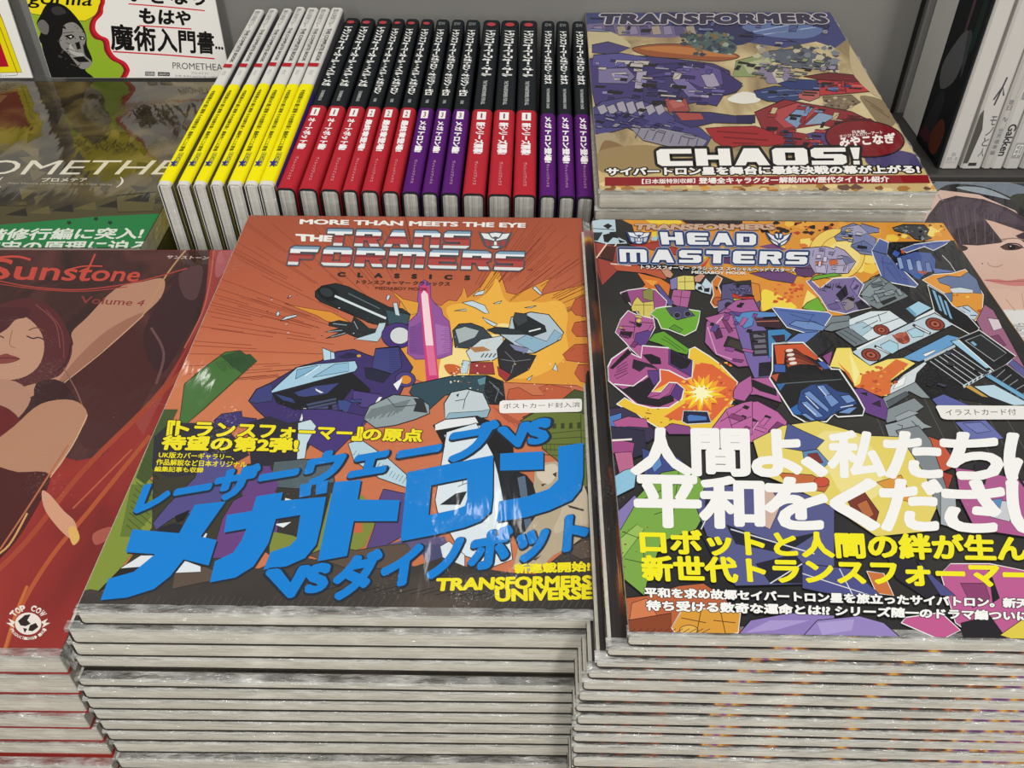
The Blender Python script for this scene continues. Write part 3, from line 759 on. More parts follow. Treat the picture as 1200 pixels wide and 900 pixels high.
    hatch(p, d(172, 50)[0], d(172, 180)[0], (9, 1), 10, .5, '#5d3a78'); hatch(p, d(378, 60)[0], d(378, 180)[0], (-12, 1), 12, .5, '#6b4282')
    # purple hull
    p.poly(c(280, 545, 330, 470, 420, 430, 590, 330, 740, 290, 840, 230, 950, 215, 1040, 250, 1080, 262, 1095, 210, 1240, 195, 1330, 330, 1250, 500, 1110, 620, 1000, 700, 900, 790, 700, 820, 430, 690, 330, 600), '#3c2f6b', 1.2)
    p.poly(c(280, 548, 330, 472, 425, 432, 440, 490, 430, 545, 330, 560), '#3a3f7a', .8)
    p.poly(c(425, 480, 590, 330, 720, 308, 960, 288, 978, 330, 960, 357, 780, 402, 430, 495), '#a6cde4', 1.1)
    p.poly(c(580, 405, 590, 345, 720, 318, 740, 320), '#7fb2d2', .6); p.poly(c(690, 395, 830, 310, 920, 300, 920, 355), '#8fbcd8', .6); p.line(c(640, 385, 735, 320), 1, '#e9f3f8')
    p.poly(c(752, 205, 828, 237, 832, 277, 760, 287), '#b9d8ea', .9); p.line(c(805, 225, 805, 280), .7, K)
    p.poly(c(850, 265, 920, 235, 1020, 255, 900, 278), '#272049'); p.poly(ell(*c(985, 257)[0], 2.6, 1.6, 10), '#d9a63a')
    p.poly(c(430, 500, 760, 410, 940, 362, 1060, 470, 1050, 500, 940, 470, 870, 560, 640, 600, 580, 605, 460, 560), '#16151d')
    p.poly(c(570, 490, 700, 450, 860, 430, 780, 500, 640, 520, 600, 515), '#3b4580', .6); p.poly(c(705, 465, 760, 492, 740, 495, 712, 480), '#e4e8ee')
    p.poly(c(450, 500, 560, 530, 580, 560, 500, 540), '#33447c')
    for k in range(4): p.poly(c(650 + 8 * k, 565 + 20 * k, 840, 525 + 22 * k, 842, 537 + 22 * k, 655 + 8 * k, 578 + 20 * k), '#44506e')
    p.poly(c(850, 540, 900, 540, 940, 560, 900, 640, 860, 620), '#3a4a88', .6)
    p.poly(c(950, 478, 1130, 505, 1080, 592, 1000, 585, 945, 540), '#4d3d80', .8); p.poly(c(1135, 520, 1090, 590, 1070, 585, 1112, 520), '#eceff2', .5)
    p.poly(c(640, 620, 760, 640, 880, 640, 1040, 680, 1000, 720, 860, 800, 700, 790, 560, 720), '#4a3a7a', .7)
    p.line(c(780, 660, 900, 655), 1.2, '#dfe3ee'); p.line(c(750, 640, 760, 790), 1, K); p.line(c(900, 650, 930, 740), 1, K)
    p.poly(c(630, 590, 652, 590, 600, 740, 585, 735), '#dde3ea', .6)
    p.poly(c(1090, 212, 1240, 200, 1260, 330, 1200, 372, 1068, 335), '#3e417f', .9); p.poly(c(1070, 335, 1190, 375, 1140, 430, 1030, 400, 1020, 330), '#20213f', .6)
    hatch(p, c(1180, 215)[0], c(1180, 360)[0], (14, 0), 10, .5, '#23254c')
    p.poly(ell(*d(150, 320)[0], 12, 9, 16), '#4a3c86', .9); p.poly(ell(*d(152, 322)[0], 7, 5.5, 14), '#d98a35', .6)
    p.poly(d(90, 345, 135, 312, 130, 335, 110, 375), '#eef2f5')
    greeble(p, c(600, 600, 900, 520, 1100, 480, 1200, 520, 1110, 620, 1000, 700, 900, 780, 700, 800), 12, ['#4a3a7a', '#2a2350', '#5d4d96', '#3a4a88'], 4, .1, .6, .4, 31)
    # the beam itself
    p.poly([(491.5, 338), (496, 333), (503, 337), (516.5, 466), (501, 466)], '#cf3f79'); p.poly([(493.5, 345), (497, 340), (501.5, 345), (508, 405), (499, 405)], '#f6d6e0')
    p.poly([(499, 405), (508, 405), (512, 440), (503, 440)], '#e0719b')
    # broken pale machine in the blast
    p.poly(d(190, 345, 390, 302, 560, 300, 640, 330, 655, 450, 575, 445, 480, 380, 350, 400, 250, 492, 170, 385), '#2e4a56', 1)
    p.poly(d(510, 320, 555, 305, 560, 345, 520, 350), '#5d8a98', .6); p.poly(d(555, 300, 635, 330, 655, 445, 575, 445, 545, 380), '#1c2125')
    p.lines([d(570, 330, 620, 370), d(620, 370, 600, 430), d(590, 350, 640, 400)], .6, '#7f8f95')
    p.poly(d(388, 75, 420, 42, 480, 38, 540, 60, 585, 105, 480, 165, 400, 160), '#39434a', 1); p.poly(d(400, 70, 450, 55, 520, 75, 500, 110, 420, 140), '#a9b6ba', .6)
    p.poly(d(455, 180, 530, 120, 640, 100, 645, 190, 590, 225, 480, 232), '#c9d5da', 1)
    for k in range(4): p.line(d(530 + 20 * k, 210, 545 + 20 * k, 190), 1.4, '#4a555c')
    p.poly(d(470, 160, 540, 155, 580, 175, 500, 185), '#b07c50')
    p.poly(d(660, 108, 740, 190, 808, 200, 770, 272, 655, 332, 620, 250, 610, 170), '#2a2a30', .9); p.lines([d(650, 180, 700, 230), d(700, 230, 680, 290), d(700, 230, 780, 220), d(630, 220, 700, 230)], .6, '#85898f')
    p.poly(d(478, 235, 590, 235, 600, 295, 470, 292), '#99333a', .8); p.poly(d(610, 255, 680, 295, 655, 330, 620, 300), '#9c343a', .7)
    p.poly(d(682, 8, 780, -18, 870, -5, 945, 85, 930, 120, 800, 188, 740, 192, 690, 140, 610, 85, 555, 75, 600, 58, 670, 62), '#b4c6d1', 1.1)
    p.poly(d(690, 25, 760, 0, 850, 50, 860, 80, 780, 108, 700, 70), '#22282d', .7); p.poly(d(700, -15, 760, -8, 765, 30, 715, 55, 690, 20), '#3b4247', .8); p.poly(d(560, 70, 600, 60, 720, 70, 760, 95, 690, 95, 600, 92), '#2c3439', .7)
    p.poly(d(700, 130, 760, 95, 860, 130, 900, 70, 935, 95, 910, 130, 800, 185), '#8fb4cc', .6); p.poly(d(670, 140, 770, 165, 760, 190, 700, 175), '#7f87a8', .7)
    p.line(d(770, 80, 830, 65), 1.6, '#e8edf0')
    p.poly(d(345, 250, 395, 245, 440, 270, 400, 300, 365, 290), '#c8652f', r=True); p.poly(d(440, 225, 475, 230, 460, 290, 425, 290), '#b9d4e2', .6)
    specks(p, 46, (528, 425, 560, 455), ['#fbf3cf', '#b1562c', '#3a3230', '#fdf8e4'], .7, 1.9)
    specks(p, 30, (530, 395, 680, 460), ['#fdf6da', '#6a4a36', '#e8c26a'], .6, 1.6); specks(p, 16, (290, 345, 420, 400), ['#6a3524', '#c9cfd4'], .7, 1.8)
    for q in (b(405, 530, 430, 505, 480, 492, 470, 520), b(335, 572, 400, 560, 480, 590, 508, 640, 480, 640, 420, 605), b(465, 665, 560, 710, 540, 725, 495, 700), b(785, 480, 805, 468, 848, 515, 835, 522), b(535, 578, 590, 560, 575, 578), b(735, 604, 810, 592, 780, 606), b(285, 625, 360, 612, 365, 624), a(265, 690, 300, 662, 370, 648, 365, 662), a(310, 545, 325, 525, 338, 530), a(940, 550, 950, 522, 968, 528, 955, 558), d(890, 270, 905, 238, 915, 280), d(760, 322, 790, 300, 775, 326), a(238, 640, 255, 625, 262, 645, 245, 662)):
        p.poly(q, '#c7dbe4', .7)
    # rocks
    p.poly(d(-30, 455, 90, 398, 210, 408, 270, 450, 272, 492, 200, 522, 100, 552, 0, 565, -60, 520), '#8f9ea3', 1.1)
    hatch(p, d(-20, 470)[0], d(180, 420)[0], (-14, 18), 26, .6, '#4a5458'); p.poly(d(190, 415, 240, 420, 262, 490, 190, 482, 205, 440), '#2a2e33')
    p.line(d(60, 415, 100, 460, 200, 450), .8, K)
    p.poly(d(345, 442, 380, 386, 460, 370, 540, 390, 577, 470, 560, 512, 350, 527), '#c2cfd5', 1.2); p.poly(d(350, 525, 370, 490, 530, 480, 575, 470, 560, 512), '#8fb0c2', .6)
    p.lines([d(400, 430, 450, 420), d(450, 420, 440, 470), d(470, 380, 450, 420)], .8, K); p.poly(d(405, 400, 420, 390, 415, 410), K)
    # wall and tower
    p.poly(d(738, 512, 940, 420, 1000, 372, 1110, 402, 1136, 512, 1085, 492, 860, 522, 800, 545), '#46532c', .8)
    p.poly(g(372, 52, 440, 12, 640, 14, 742, 62, 746, 345, 640, 342, 545, 232, 470, 172, 462, 62), '#667433', .9)
    for k in range(5): p.line(g(470, 110 + 22 * k, 640, 92 + 30 * k, 742, 120 + 34 * k), .8, '#39421f')
    for k in range(7): p.poly(g(480 + 36 * k, 66 - 2 * k, 496 + 36 * k, 64 - 2 * k, 496 + 36 * k, 84, 480 + 36 * k, 86), '#39421f')
    hatch(p, g(480, 150)[0], g(730, 160)[0], (0, 12), 14, .6, '#3d4622'); p.line(g(640, 20, 645, 340), .9, '#39421f')
    p.poly(c(-130, 440, -20, 345, 130, 235, 225, 224, 262, 252, 290, 250, 332, 290, 240, 372, 120, 482, 0, 592, -170, 740), '#446f36', 1, '#22361d')
    p.poly(c(100, 260, 225, 224, 262, 252, 290, 250, 332, 290, 240, 372, 180, 330), '#2e4f2c'); hatch(p, c(60, 300)[0], c(250, 260)[0], (12, 14), 14, .5, '#1f3620')
    p.poly(e(376, 0, 445, 0, 415, 60, 335, 120, 290, 240, 335, 330, 330, 520, 200, 690, 90, 805, -40, 815), '#7f9038')
    p.poly(e(370, 0, 445, 0, 415, 60, 380, 90, 420, 180, 335, 290, 300, 330, 260, 300, 330, 120), '#43542b')
    p.poly(e(240, 330, 330, 330, 330, 470, 250, 560, 190, 560), '#62762f'); hatch(p, e(290, 200)[0], e(215, 520)[0], (26, 22), 12, .9, '#3f4d22')
    p.poly(e(335, 240, 480, 250, 720, 300, 800, 480, 720, 700, 330, 790, 190, 720, 330, 520), '#39382a'); p.poly(f(-40, 240, 330, 210, 350, 330, 300, 520, 60, 640, -60, 560), '#35322e')
    p.poly(e(340, 120, 410, 60, 640, 60, 760, 200, 620, 280, 400, 300, 330, 260), '#2e2c34')
    p.poly(c(60, 670, 110, 630, 180, 620, 235, 612, 240, 650, 330, 660, 330, 700, 60, 720), '#3d316c', .9)
    p.poly(e(560, 180, 690, 250, 700, 380, 600, 430, 420, 480, 350, 530, 335, 500, 400, 420, 520, 300), '#514c88', .8); p.poly(e(430, 470, 500, 440, 470, 490, 440, 500), K); p.poly(e(360, 520, 430, 500, 520, 520, 500, 545, 350, 545), '#23232c')
    p.poly(e(690, 400, 825, 330, 900, 380, 880, 560, 760, 650, 590, 655, 640, 480), '#67407f', .8); p.poly(e(545, 540, 575, 545, 560, 580), '#d9e2e8', .6)
    p.poly(f(-40, 60, 60, 30, 140, 60, 200, 50, 260, 120, 200, 220, 100, 240, -20, 260), '#2b2733'); p.poly(f(200, 0, 330, 0, 480, 30, 460, 80, 330, 210, 230, 150), '#453577', .8)
    p.poly(f(185, 60, 240, 45, 265, 75, 225, 150, 215, 215, 180, 220), '#c3dae4', .7)
    p.poly(f(80, 230, 200, 220, 330, 230, 345, 320, 200, 350, 60, 340), '#4f5f66', .7); p.poly(f(-60, 250, 60, 250, 100, 330, 80, 370, -60, 380), '#63407f')
    p.poly(f(405, 150, 460, 132, 580, 215, 662, 288, 662, 345, 540, 302, 430, 225), '#b4d1df', .9); hatch(p, f(420, 200)[0], f(650, 330)[0], (6, -9), 16, .6, '#4c5d66')
    p.poly(f(560, 350, 662, 372, 640, 560, 560, 605, 478, 632, 520, 520, 540, 400), '#56467f', .8); p.poly(f(130, 390, 165, 400, 120, 420), '#e5ecef'); p.poly(f(80, 505, 155, 495, 120, 520), '#e5ecef')
    p.poly(f(60, 535, 160, 555, 270, 600, 330, 370, 470, 380, 540, 460, 480, 600, 420, 630, 260, 640, 60, 640), '#7d883a'); p.poly(f(425, 500, 465, 500, 470, 540, 430, 545), '#c4633f')
    p.poly(f(470, 640, 560, 600, 700, 560, 830, 560, 850, 620, 720, 640), '#5c557c')
    # white pillar, black crack, dust
    p.poly(d(288, 552, 350, 520, 510, 503, 600, 540, 690, 640, 700, 760, 380, 760, 335, 640), K); p.poly(d(300, 550, 350, 525, 500, 511, 516, 540, 300, 578), '#e4eaed'); p.poly(d(345, 600, 500, 550, 570, 560, 560, 640, 360, 640), '#d3e0e8', .7)
    p.poly(g(50, 100, 180, 60, 255, 200, 312, 420, 340, 660, 260, 690, 120, 640, 10, 450, 0, 400), '#d8e5ed', .9); p.poly(g(20, 420, 90, 370, 140, 360, 110, 420), '#23262b'); p.lines([g(70, 240, 130, 260), g(130, 260, 120, 330), g(100, 340, 150, 320)], .8, '#49525a')
    p.poly(g(255, 140, 300, 250, 400, 290, 440, 340, 462, 560, 380, 640, 330, 520, 300, 400, 270, 250), '#1d2127', .8); p.poly(g(360, 300, 395, 290, 402, 340, 430, 540, 400, 560, 370, 360), '#596a80', .6)
    p.poly(g(440, 240, 530, 228, 560, 250, 640, 335, 762, 352, 772, 520, 620, 590, 520, 642, 440, 720, 340, 700, 380, 560, 462, 440, 432, 335), '#b3a58c', r=False)
    p.poly(g(560, 260, 620, 330, 740, 380, 760, 470, 600, 520, 520, 540, 560, 420), '#c2b59d', r=True); p.poly(g(455, 260, 520, 240, 540, 270, 500, 330, 450, 300), '#d0c6b2', r=True)
    for q in (g(580, 420, 655, 440, 650, 448, 590, 432), g(515, 285, 535, 275, 530, 300), g(465, 330, 490, 325, 470, 340), g(655, 340, 675, 335, 670, 380, 660, 350), g(430, 660, 470, 640, 440, 665)): p.poly(q, '#3c342c')
    p.poly(g(-40, 640, 60, 580, 130, 640, 130, 720, 40, 740), '#d5e1e8', .8); p.poly(g(-60, 600, 20, 590, 40, 680, -40, 690), '#474a70')
    # ground
    gr = mottled('dark_ground_print', [(0.3, '#2d2a28'), (0.55, '#3f3a36'), (0.75, '#544a42')], (14, 30, 14), 4)
    p.poly(e(20, 800, 60, 790, 110, 800, 200, 770, 330, 790, 420, 720, 560, 700, 640, 690, 800, 700) + f(150, 640, 260, 660, 400, 640, 480, 630, 560, 680, 700, 690, 820, 650) + g(130, 690, 350, 720, 440, 725, 560, 630, 690, 530, 790, 510, 830, 960) + e(-60, 980), gr)
    for q in (e(430, 720, 560, 690, 680, 740, 560, 760, 420, 790), f(230, 640, 330, 600, 440, 620, 560, 600, 660, 590, 700, 640, 560, 700, 400, 700), g(570, 620, 640, 580, 750, 560, 760, 640, 640, 660)):
        p.poly(q, '#5a4c42', .8, '#2a2522')
    hatch(p, (150, 715), (710, 712), (10, -16), 70, .6, '#55504a'); hatch(p, (330, 690), (560, 700), (30, -8), 16, .8, '#23211f')
    p.poly(e(190, 700, 282, 642, 352, 642, 322, 690), '#dce3e8', .6); p.poly(e(430, 720, 475, 665, 545, 690, 545, 715), '#dbe5ec', .6); p.poly(e(88, 805, 190, 702, 322, 690, 200, 765), '#22211f')
    # ---------------- lettering
    p.sheet('title_lettering')
    p.text('MORE THAN MEETS THE EYE', [(352.4, 257.5), (615.5, 262), (615, 267), (352, 262.8)], '#f3f1ec', 0.045)
    p.text('THE', a(370, 137, 594, 147, 586, 181, 374, 178), '#f3f1ec', 0.06)
    chrome = [(0, .16, '#dfe4e6'), (.16, .5, '#b04a44'), (.5, .64, '#8d3438'), (.64, .86, '#eef3f5'), (.86, 1, '#86a7c2')]
    p.blocks('TRANS', [(384.5, 268.7), (551.5, 272), (549.5, 291.8), (381, 288)], chrome, .16, 1.7, '#50505a')
    p.blocks('FORMERS', [(341.4, 289), (614.8, 296), (612.5, 317.5), (337, 310.5)], chrome, .16, 1.7, '#50505a', {'M': 1.25})
    p.text('C    L    A    S    S    I    C    S', [(396.5, 319.5), (550.5, 323.5), (550, 328.3), (396, 324.2)], '#2a2320', 0.07)
    p.text('トランスフォーマー クラシックス', [(418.5, 328.5), (527.5, 330.8), (527, 335.4), (417.5, 333)], '#2e2522', 0.025)
    p.text('MEDIABOY MOOK', [(440.5, 336.2), (501, 337.6), (501, 341), (440, 339.6)], '#5f2f22', 0.02)
    p.text('TM', b(752, 360, 785, 360, 785, 368, 752, 368), '#5f2f22', 0.02)
    p.sheet('shield_emblem')
    crest_shield(p, b(452, 124, 645, 126, 625, 228, 470, 228), '#55555c', '#e9eef0', '#a8403f')
    p.sheet('headline_lettering')
    blue, edge = '#047fd6', '#1d2a3a'
    p.text('レーザーウェーブ', [(172, 566), (583, 494), (573, 534), (158, 602)], blue, 0.062, 0.035, edge, shift=(1, 1.2))
    p.text('VS', g(285, 88, 500, 45, 484, 142, 318, 168), blue, 0.07, 0.05, edge, shift=(1, 1.2))
    big = [e(520, 420, 655, 405, 545, 560, 615, 575, 580, 687, 470, 660, 410, 735, 340, 790, 220, 828, 105, 839, 140, 745, 250, 715, 345, 637, 215, 628, 245, 528, 450, 545),
           f(-127, 465, -17, 447, 3, 383, 118, 365, 110, 402, 308, 385, 285, 510, 265, 595, 215, 655, 135, 690, 33, 706, 65, 628, 150, 600, 178, 570, 195, 465, 88, 482, 55, 590, -10, 690, -90, 740, -202, 761, -180, 668, -100, 630, -62, 575, -42, 525, -140, 542),
           f(195, 332, 245, 322, 240, 378, 190, 388), f(265, 320, 318, 312, 310, 368, 262, 376),
           f(345, 320, 462, 310, 447, 397, 632, 400, 620, 492, 430, 492, 400, 645, 272, 668),
           f(665, 277, 1042, 202, 1040, 380, 1032, 450, 988, 492, 917, 520, 787, 552, 635, 581, 660, 330, 770, 335, 758, 466, 880, 440, 918, 425, 928, 395, 928, 303, 770, 335, 660, 330),
           g(285, 195, 475, 185, 475, 265, 285, 270), g(540, 165, 650, 148, 650, 290, 640, 350, 600, 400, 500, 445, 400, 475, 270, 495, 280, 405, 400, 385, 500, 350, 540, 310)]
    p.z += STEP
    for P in big:
        z = p.z
        for q in tess(P): p.raw([p.loc((x + 1.6, y + 2.0)) for x, y in [P[0]] if False] or [p.loc((x + 1.6, y + 2.0)) for x, y in q], edge)
        p.z = z
    p.z += STEP
    for P in big:
        for q in tess(P): p.raw([p.loc(v) for v in q], blue)
    p.text('VS', f(62, 716, 322, 684, 300, 790, 82, 836), blue, 0.07, 0.05, edge, shift=(1, 1.2))
    p.text('ダイノボット', [(398, 655), (689, 599), (686, 642), (389, 703)], blue, 0.062, 0.035, edge, shift=(1, 1.2))
    p.sheet('blurb_lettering'); ye = '#efe11d'
    for t_, x0, x1 in (('『', 198, 207), ('トランスフォーマー', 208, 413), ('』', 415, 425), ('の原点', 427, 495)):
        p.text(t_, [(x0, 494 + (x0 - 197) * .0335), (x1, 494 + (x1 - 197) * .0335), (x1 - 1.5, 511 + (x1 - 197) * .0235), (x0 - 2, 511 + (x0 - 197) * .0235)], ye, 0.045, 0.04, '#26221a')
    p.text('待望の第2弾!', [(193, 511), (349.5, 514.5), (348, 530.5), (189, 527)], ye, 0.05, 0.04, '#26221a')
    p.text('UK版カバーギャラリー、', [(187, 530), (275, 533), (274, 539.5), (186, 537)], ye, 0.025)
    p.text('作品解説など日本オリジナル', [(184, 538.5), (289.5, 541.5), (288.5, 548.5), (183, 545.5)], ye, 0.025)
    p.text('編集記事も収録', [(182, 547), (239, 548.5), (238, 554.5), (181, 553)], ye, 0.025)
    p.text('新連載開始!', g(348, 682, 678, 670, 678, 712, 352, 722), ye, 0.05)
    p.text('TRANSFORMERS', [(513, 679), (692, 675.5), (692, 688), (511, 692.5)], ye, 0.055)
    p.text('UNIVERSE', [(581, 691.5), (692.7, 689), (692.7, 702), (581.5, 705)], ye, 0.055)
    p.sheet('sticker')
    p.poly(d(622, 448, 626, 434, 640, 428, 1020, 419, 1034, 422, 1037, 434, 1037, 470, 1033, 481, 1020, 485, 640, 493, 626, 490, 622, 478), '#eeecea')
    p.sheet('sticker_lettering@sticker')
    p.text('ポストカード封入済', d(642, 444, 1028, 436, 1028, 462, 644, 470), '#3a3838', 0.0)
    return p
def film_edge(parent, x0, x1, y0, y1, z0, z1, seed, name='shrink_wrap', nx=4, ny=46, amp=0.0012):
    """loose edge of the clear wrapping: a thin rippled strip, two sheets thick"""
    V, F = [], []
    for s in (0, 1):
        for j in range(ny + 1):
            for i in range(nx + 1):
                u, v = i / nx, j / ny; x = x0 + (x1 - x0) * u; y = y0 + (y1 - y0) * v
                n = mnoise.noise(Vector((x * 150, y * 90, seed))) ; n2 = mnoise.noise(Vector((x * 400, y * 260, seed + 9)))
                V.append((x + n2 * amp * .6 * u, y, z0 + (z1 - z0) * u + amp * (n + .5 * n2) * (0.2 + u) - s * 0.0003))
    q = (nx + 1) * (ny + 1)
    for j in range(ny):
        for i in range(nx):
            a = j * (nx + 1) + i; F.append([a, a + 1, a + nx + 2, a + nx + 1]); F.append([a + q + nx + 1, a + q + nx + 2, a + q + 1, a + q])
    return mesh_obj(name, V, F, [CLEAR], None, parent, True)
bk = lying_book('comic_magazine', M_TF, W5, H5, T1, cov_tf, page_a, 'orange explosion comic magazine with huge blue katakana lettering, in clear film', 'magazine', None, cover_orange(), film=True)
film_edge(bk, W5 / 2 - 0.0004, W5 / 2 + 0.0042, -H5 / 2, H5 / 2, T1 * .92, T1 * .55, 1.0)
film_edge(bk, -W5 / 2 + 0.0004, -W5 / 2 - 0.0008, -H5 / 2, H5 / 2, T1 * .8, T1 * .4, 4.0)
# ---------------------------------------------------------------- the purple cover with white lettering
def cover_purple():
    p = Pad(M_HM, W5, H5)
    a = zz(690, 250, 6.6667); b = zz(850, 250, 6.6667); c = zz(1020, 250, 6.6667); d = zz(700, 375, 6.6667); e = zz(860, 375, 6.6667); f = zz(1020, 375, 6.6667); g = zz(700, 500, 3.4615); h = zz(940, 500, 3.4615)
    W = '#eef0ee'
    p.poly([(640, 780), (1600, 790), (1200, 240), (660, 240)], mottled('charcoal_print', [(0.3, '#232326'), (0.7, '#35332f')], (10, 20, 10), 3))
    for k in range(24): p.line([(1000 + 22 * k, 420 + 4 * k), (1040 + 26 * k, 520 + 6 * k)], .8, '#55555a')
    # glowing sky
    p.poly(a(225, 35, 500, 30, 1200, 30) + b(1200, 60) + c(600, 80, 760, 440, 880, 640, 870, 800, 640, 760, 400, 520, 200, 420, 0, 500) + b(940, 790, 700, 850, 380, 740, 280, 770, 200, 520) + a(1150, 530, 1000, 470, 800, 420, 420, 380, 340, 90), '#dd9638')
    specks(p, 60, (930, 262, 1100, 345), ['#f0c94c', '#e7a640', '#d9783a', '#f4da70'], 4, 16)
    specks(p, 30, (750, 262, 930, 300), ['#d9753a', '#eec14a', '#e9b04a', '#b9482e'], 3, 10)
    specks(p, 46, (880, 256, 975, 274), ['#1c1718', '#3a1d18', '#b1432c', '#1c1718'], 2, 6)
    specks(p, 10, (1085, 262, 1112, 276), ['#3a2418'], 1, 2)
    p.poly(a(430, 45, 700, 45, 735, 80, 600, 90, 480, 80), '#f0cf3c'); p.poly(a(700, 40, 1200, 40, 1200, 85, 1050, 95, 760, 80), '#2a2022')
    p.poly(ell(*b(870, 320)[0], 33, 30, 26), '#efcf66', .7, '#8a5a2a'); p.line(ell(*b(900, 330)[0], 25, 23, 26)[8:20], .7, '#8a5a2a'); p.poly(ell(*b(920, 340)[0], 20, 18, 20), '#f3dd8c')
    p.poly(b(200, 535, 420, 545, 640, 545, 800, 720, 780, 790, 380, 740, 280, 770), '#e0923a'); p.poly(b(290, 600, 420, 640, 560, 740, 380, 735, 290, 760), '#f2d84e', r=True); specks(p, 26, (905, 333, 940, 355), ['#c94f30', '#d96a38'], 2, 5); p.poly(b(640, 600, 760, 700, 600, 740), '#f4e07a')
    # red beams and zebra plates in the corner
    p.poly(a(30, 225, 220, 255, 345, 385, 225, 450, 105, 565, 40, 330), '#9e4238', .8); p.poly(a(20, 230, 60, 240, 105, 560, 50, 430), '#84362f')
    p.poly(a(20, 60, 120, 40, 205, 22, 215, 145, 160, 150, 290, 215, 300, 240, 140, 245, 25, 215), '#bcd2de', .8)
    p.poly(a(110, 100, 150, 80, 185, 100, 150, 125), K); p.poly(a(30, 150, 110, 150, 70, 215, 35, 215), '#2a3138'); p.poly(a(120, 225, 110, 170, 190, 150, 240, 200, 190, 190, 150, 230), K); p.poly(a(230, 205, 290, 225, 240, 235), K); p.line(a(30, 120, 200, 130), .8, K)
    for q in (a(60, 350, 140, 240), a(150, 340, 215, 240)): p.line(q, 1.6, '#e8d2c0'); 
    p.poly(a(90, 330, 140, 260, 210, 260, 190, 380, 110, 360), '#4a2522', .6); p.line(a(70, 345, 180, 375), 2, K)
    p.poly(a(170, 395, 290, 365, 420, 420, 640, 430, 600, 520, 440, 470, 220, 450), '#b9583c', .7); p.line(a(170, 395, 330, 410), 1.1, '#efe6da')
    p.poly(a(300, 245, 560, 225, 700, 280, 690, 330, 420, 270), '#a83c30', .6); p.poly(a(490, 150, 545, 140, 545, 180, 490, 185), '#eccb3e'); p.poly(a(490, 185, 545, 180, 530, 215, 490, 215), '#a7c9d3')
    p.poly(a(380, 465, 560, 510, 640, 560, 620, 660, 440, 640, 400, 600, 440, 560), '#d7762f', .7); p.poly(a(430, 520, 540, 530, 500, 570), '#eaa043')
    p.poly(a(860, 310, 950, 330, 900, 360), '#efd02e'); p.poly(a(870, 420, 950, 340, 900, 430), '#c8452f'); p.poly(b(-40, 330, 60, 330, 60, 400, -40, 390), '#5f3a62')
    p.poly(b(190, 470, 420, 440, 560, 490, 530, 550, 340, 520), '#6a4577', .8); p.poly(ell(*b(630, 440)[0], 13, 9, 18), '#6f4a72', .7); p.poly(b(360, 240, 480, 280, 420, 300, 260, 260), '#7a4a7a')
    p.poly(b(540, 430, 700, 430, 680, 500, 560, 490), '#5d3c66', .6)
    # small lilac machine and plates behind the title
    p.poly(b(600, 275, 780, 260, 850, 280, 860, 260, 930, 290, 1020, 380, 960, 470, 840, 480, 700, 470, 620, 340), '#a79fc0', .9)
    p.lines([b(690, 290, 680, 340), b(780, 270, 770, 360), b(860, 290, 830, 340), b(700, 360, 900, 360), b(800, 400, 790, 470)], .7, '#4c4668'); p.poly(b(700, 380, 770, 372, 760, 405, 710, 405), '#c5693f', .5); p.poly(b(805, 370, 870, 360, 880, 400, 820, 412), '#c9663a', .5); p.poly(b(700, 410, 780, 405, 790, 470, 710, 465), '#b9b2cf', .6); p.poly(b(850, 415, 960, 405, 960, 470, 860, 470), '#b5aecb', .6); p.poly(b(900, 330, 960, 340, 1010, 380, 940, 400), '#6f7699', .6)
    p.poly(b(850, 185, 900, 150, 910, 110, 1000, 80, 1060, 100, 1060, 80, 1200, 120, 1200, 150, 1110, 160, 1180, 200, 1150, 330, 1060, 320, 980, 260, 1000, 210, 930, 215, 870, 220), '#7d84ad', .9)
    p.poly(b(940, 110, 1040, 90, 1110, 150, 1060, 180, 960, 170), '#a8a4c2', .6); p.poly(b(980, 250, 1080, 215, 1150, 260, 1140, 310, 1020, 290), '#6874a4', .6); p.lines([b(1000, 260, 1120, 300), b(1060, 225, 1070, 300), b(860, 190, 960, 190)], .6, '#3c4468')
    p.poly(c(170, 115, 260, 88, 420, 92, 458, 130, 440, 170, 480, 195, 420, 215, 350, 205, 300, 165, 190, 140), '#4a4c4e', .9); specks(p, 24, (1048, 265, 1086, 281), ['#7f8b90', '#22262a', '#9fa8a4', '#55646e'], 1.2, 3.2)
    # big blue vane, fins and blocks
    p.poly([(1040, 284), (1118, 282), (1136, 318), (1150, 345), (1120, 352), (1085, 342), (1075, 395), (1120, 430), (1040, 400)], '#24262a')
    p.poly(c(10, 290, 70, 198, 142, 230, 130, 322, 372, 560, 350, 580, 100, 532, 20, 330), '#55659f', 1.1, W); p.line(c(10, 292, 130, 325), .9, K); p.lines([c(80, 380, 160, 400), c(120, 420, 200, 520), c(160, 380, 240, 500), c(250, 510, 300, 520), c(90, 340, 110, 500)], .6, '#2d386a'); p.poly(c(142, 232, 235, 300, 200, 400, 128, 320), '#1d1f25'); p.poly(c(190, 290, 230, 310, 210, 350, 170, 320), '#3d5fae')
    p.poly(c(235, 285, 340, 245, 500, 222, 622, 215, 590, 243, 492, 292, 420, 262, 280, 310), '#5a6aa6', .8, W); p.poly(c(240, 290, 270, 292, 262, 318, 242, 312), '#c9593a'); p.lines([c(340, 262, 480, 240), c(420, 250, 560, 228)], .6, '#2f3a6c')
    p.poly(c(205, 345, 350, 300, 470, 310, 510, 360, 505, 440, 420, 480, 380, 520, 260, 450, 215, 430), '#4a5f9c', .8)
    for k in range(4): p.poly(c(205 + 74 * k, 350 + 12 * k, 240 + 74 * k, 345 + 12 * k, 262 + 74 * k, 430 + 10 * k, 228 + 70 * k, 440 + 8 * k), '#8ea6d2' if k < 3 else '#6c82bb', .7)
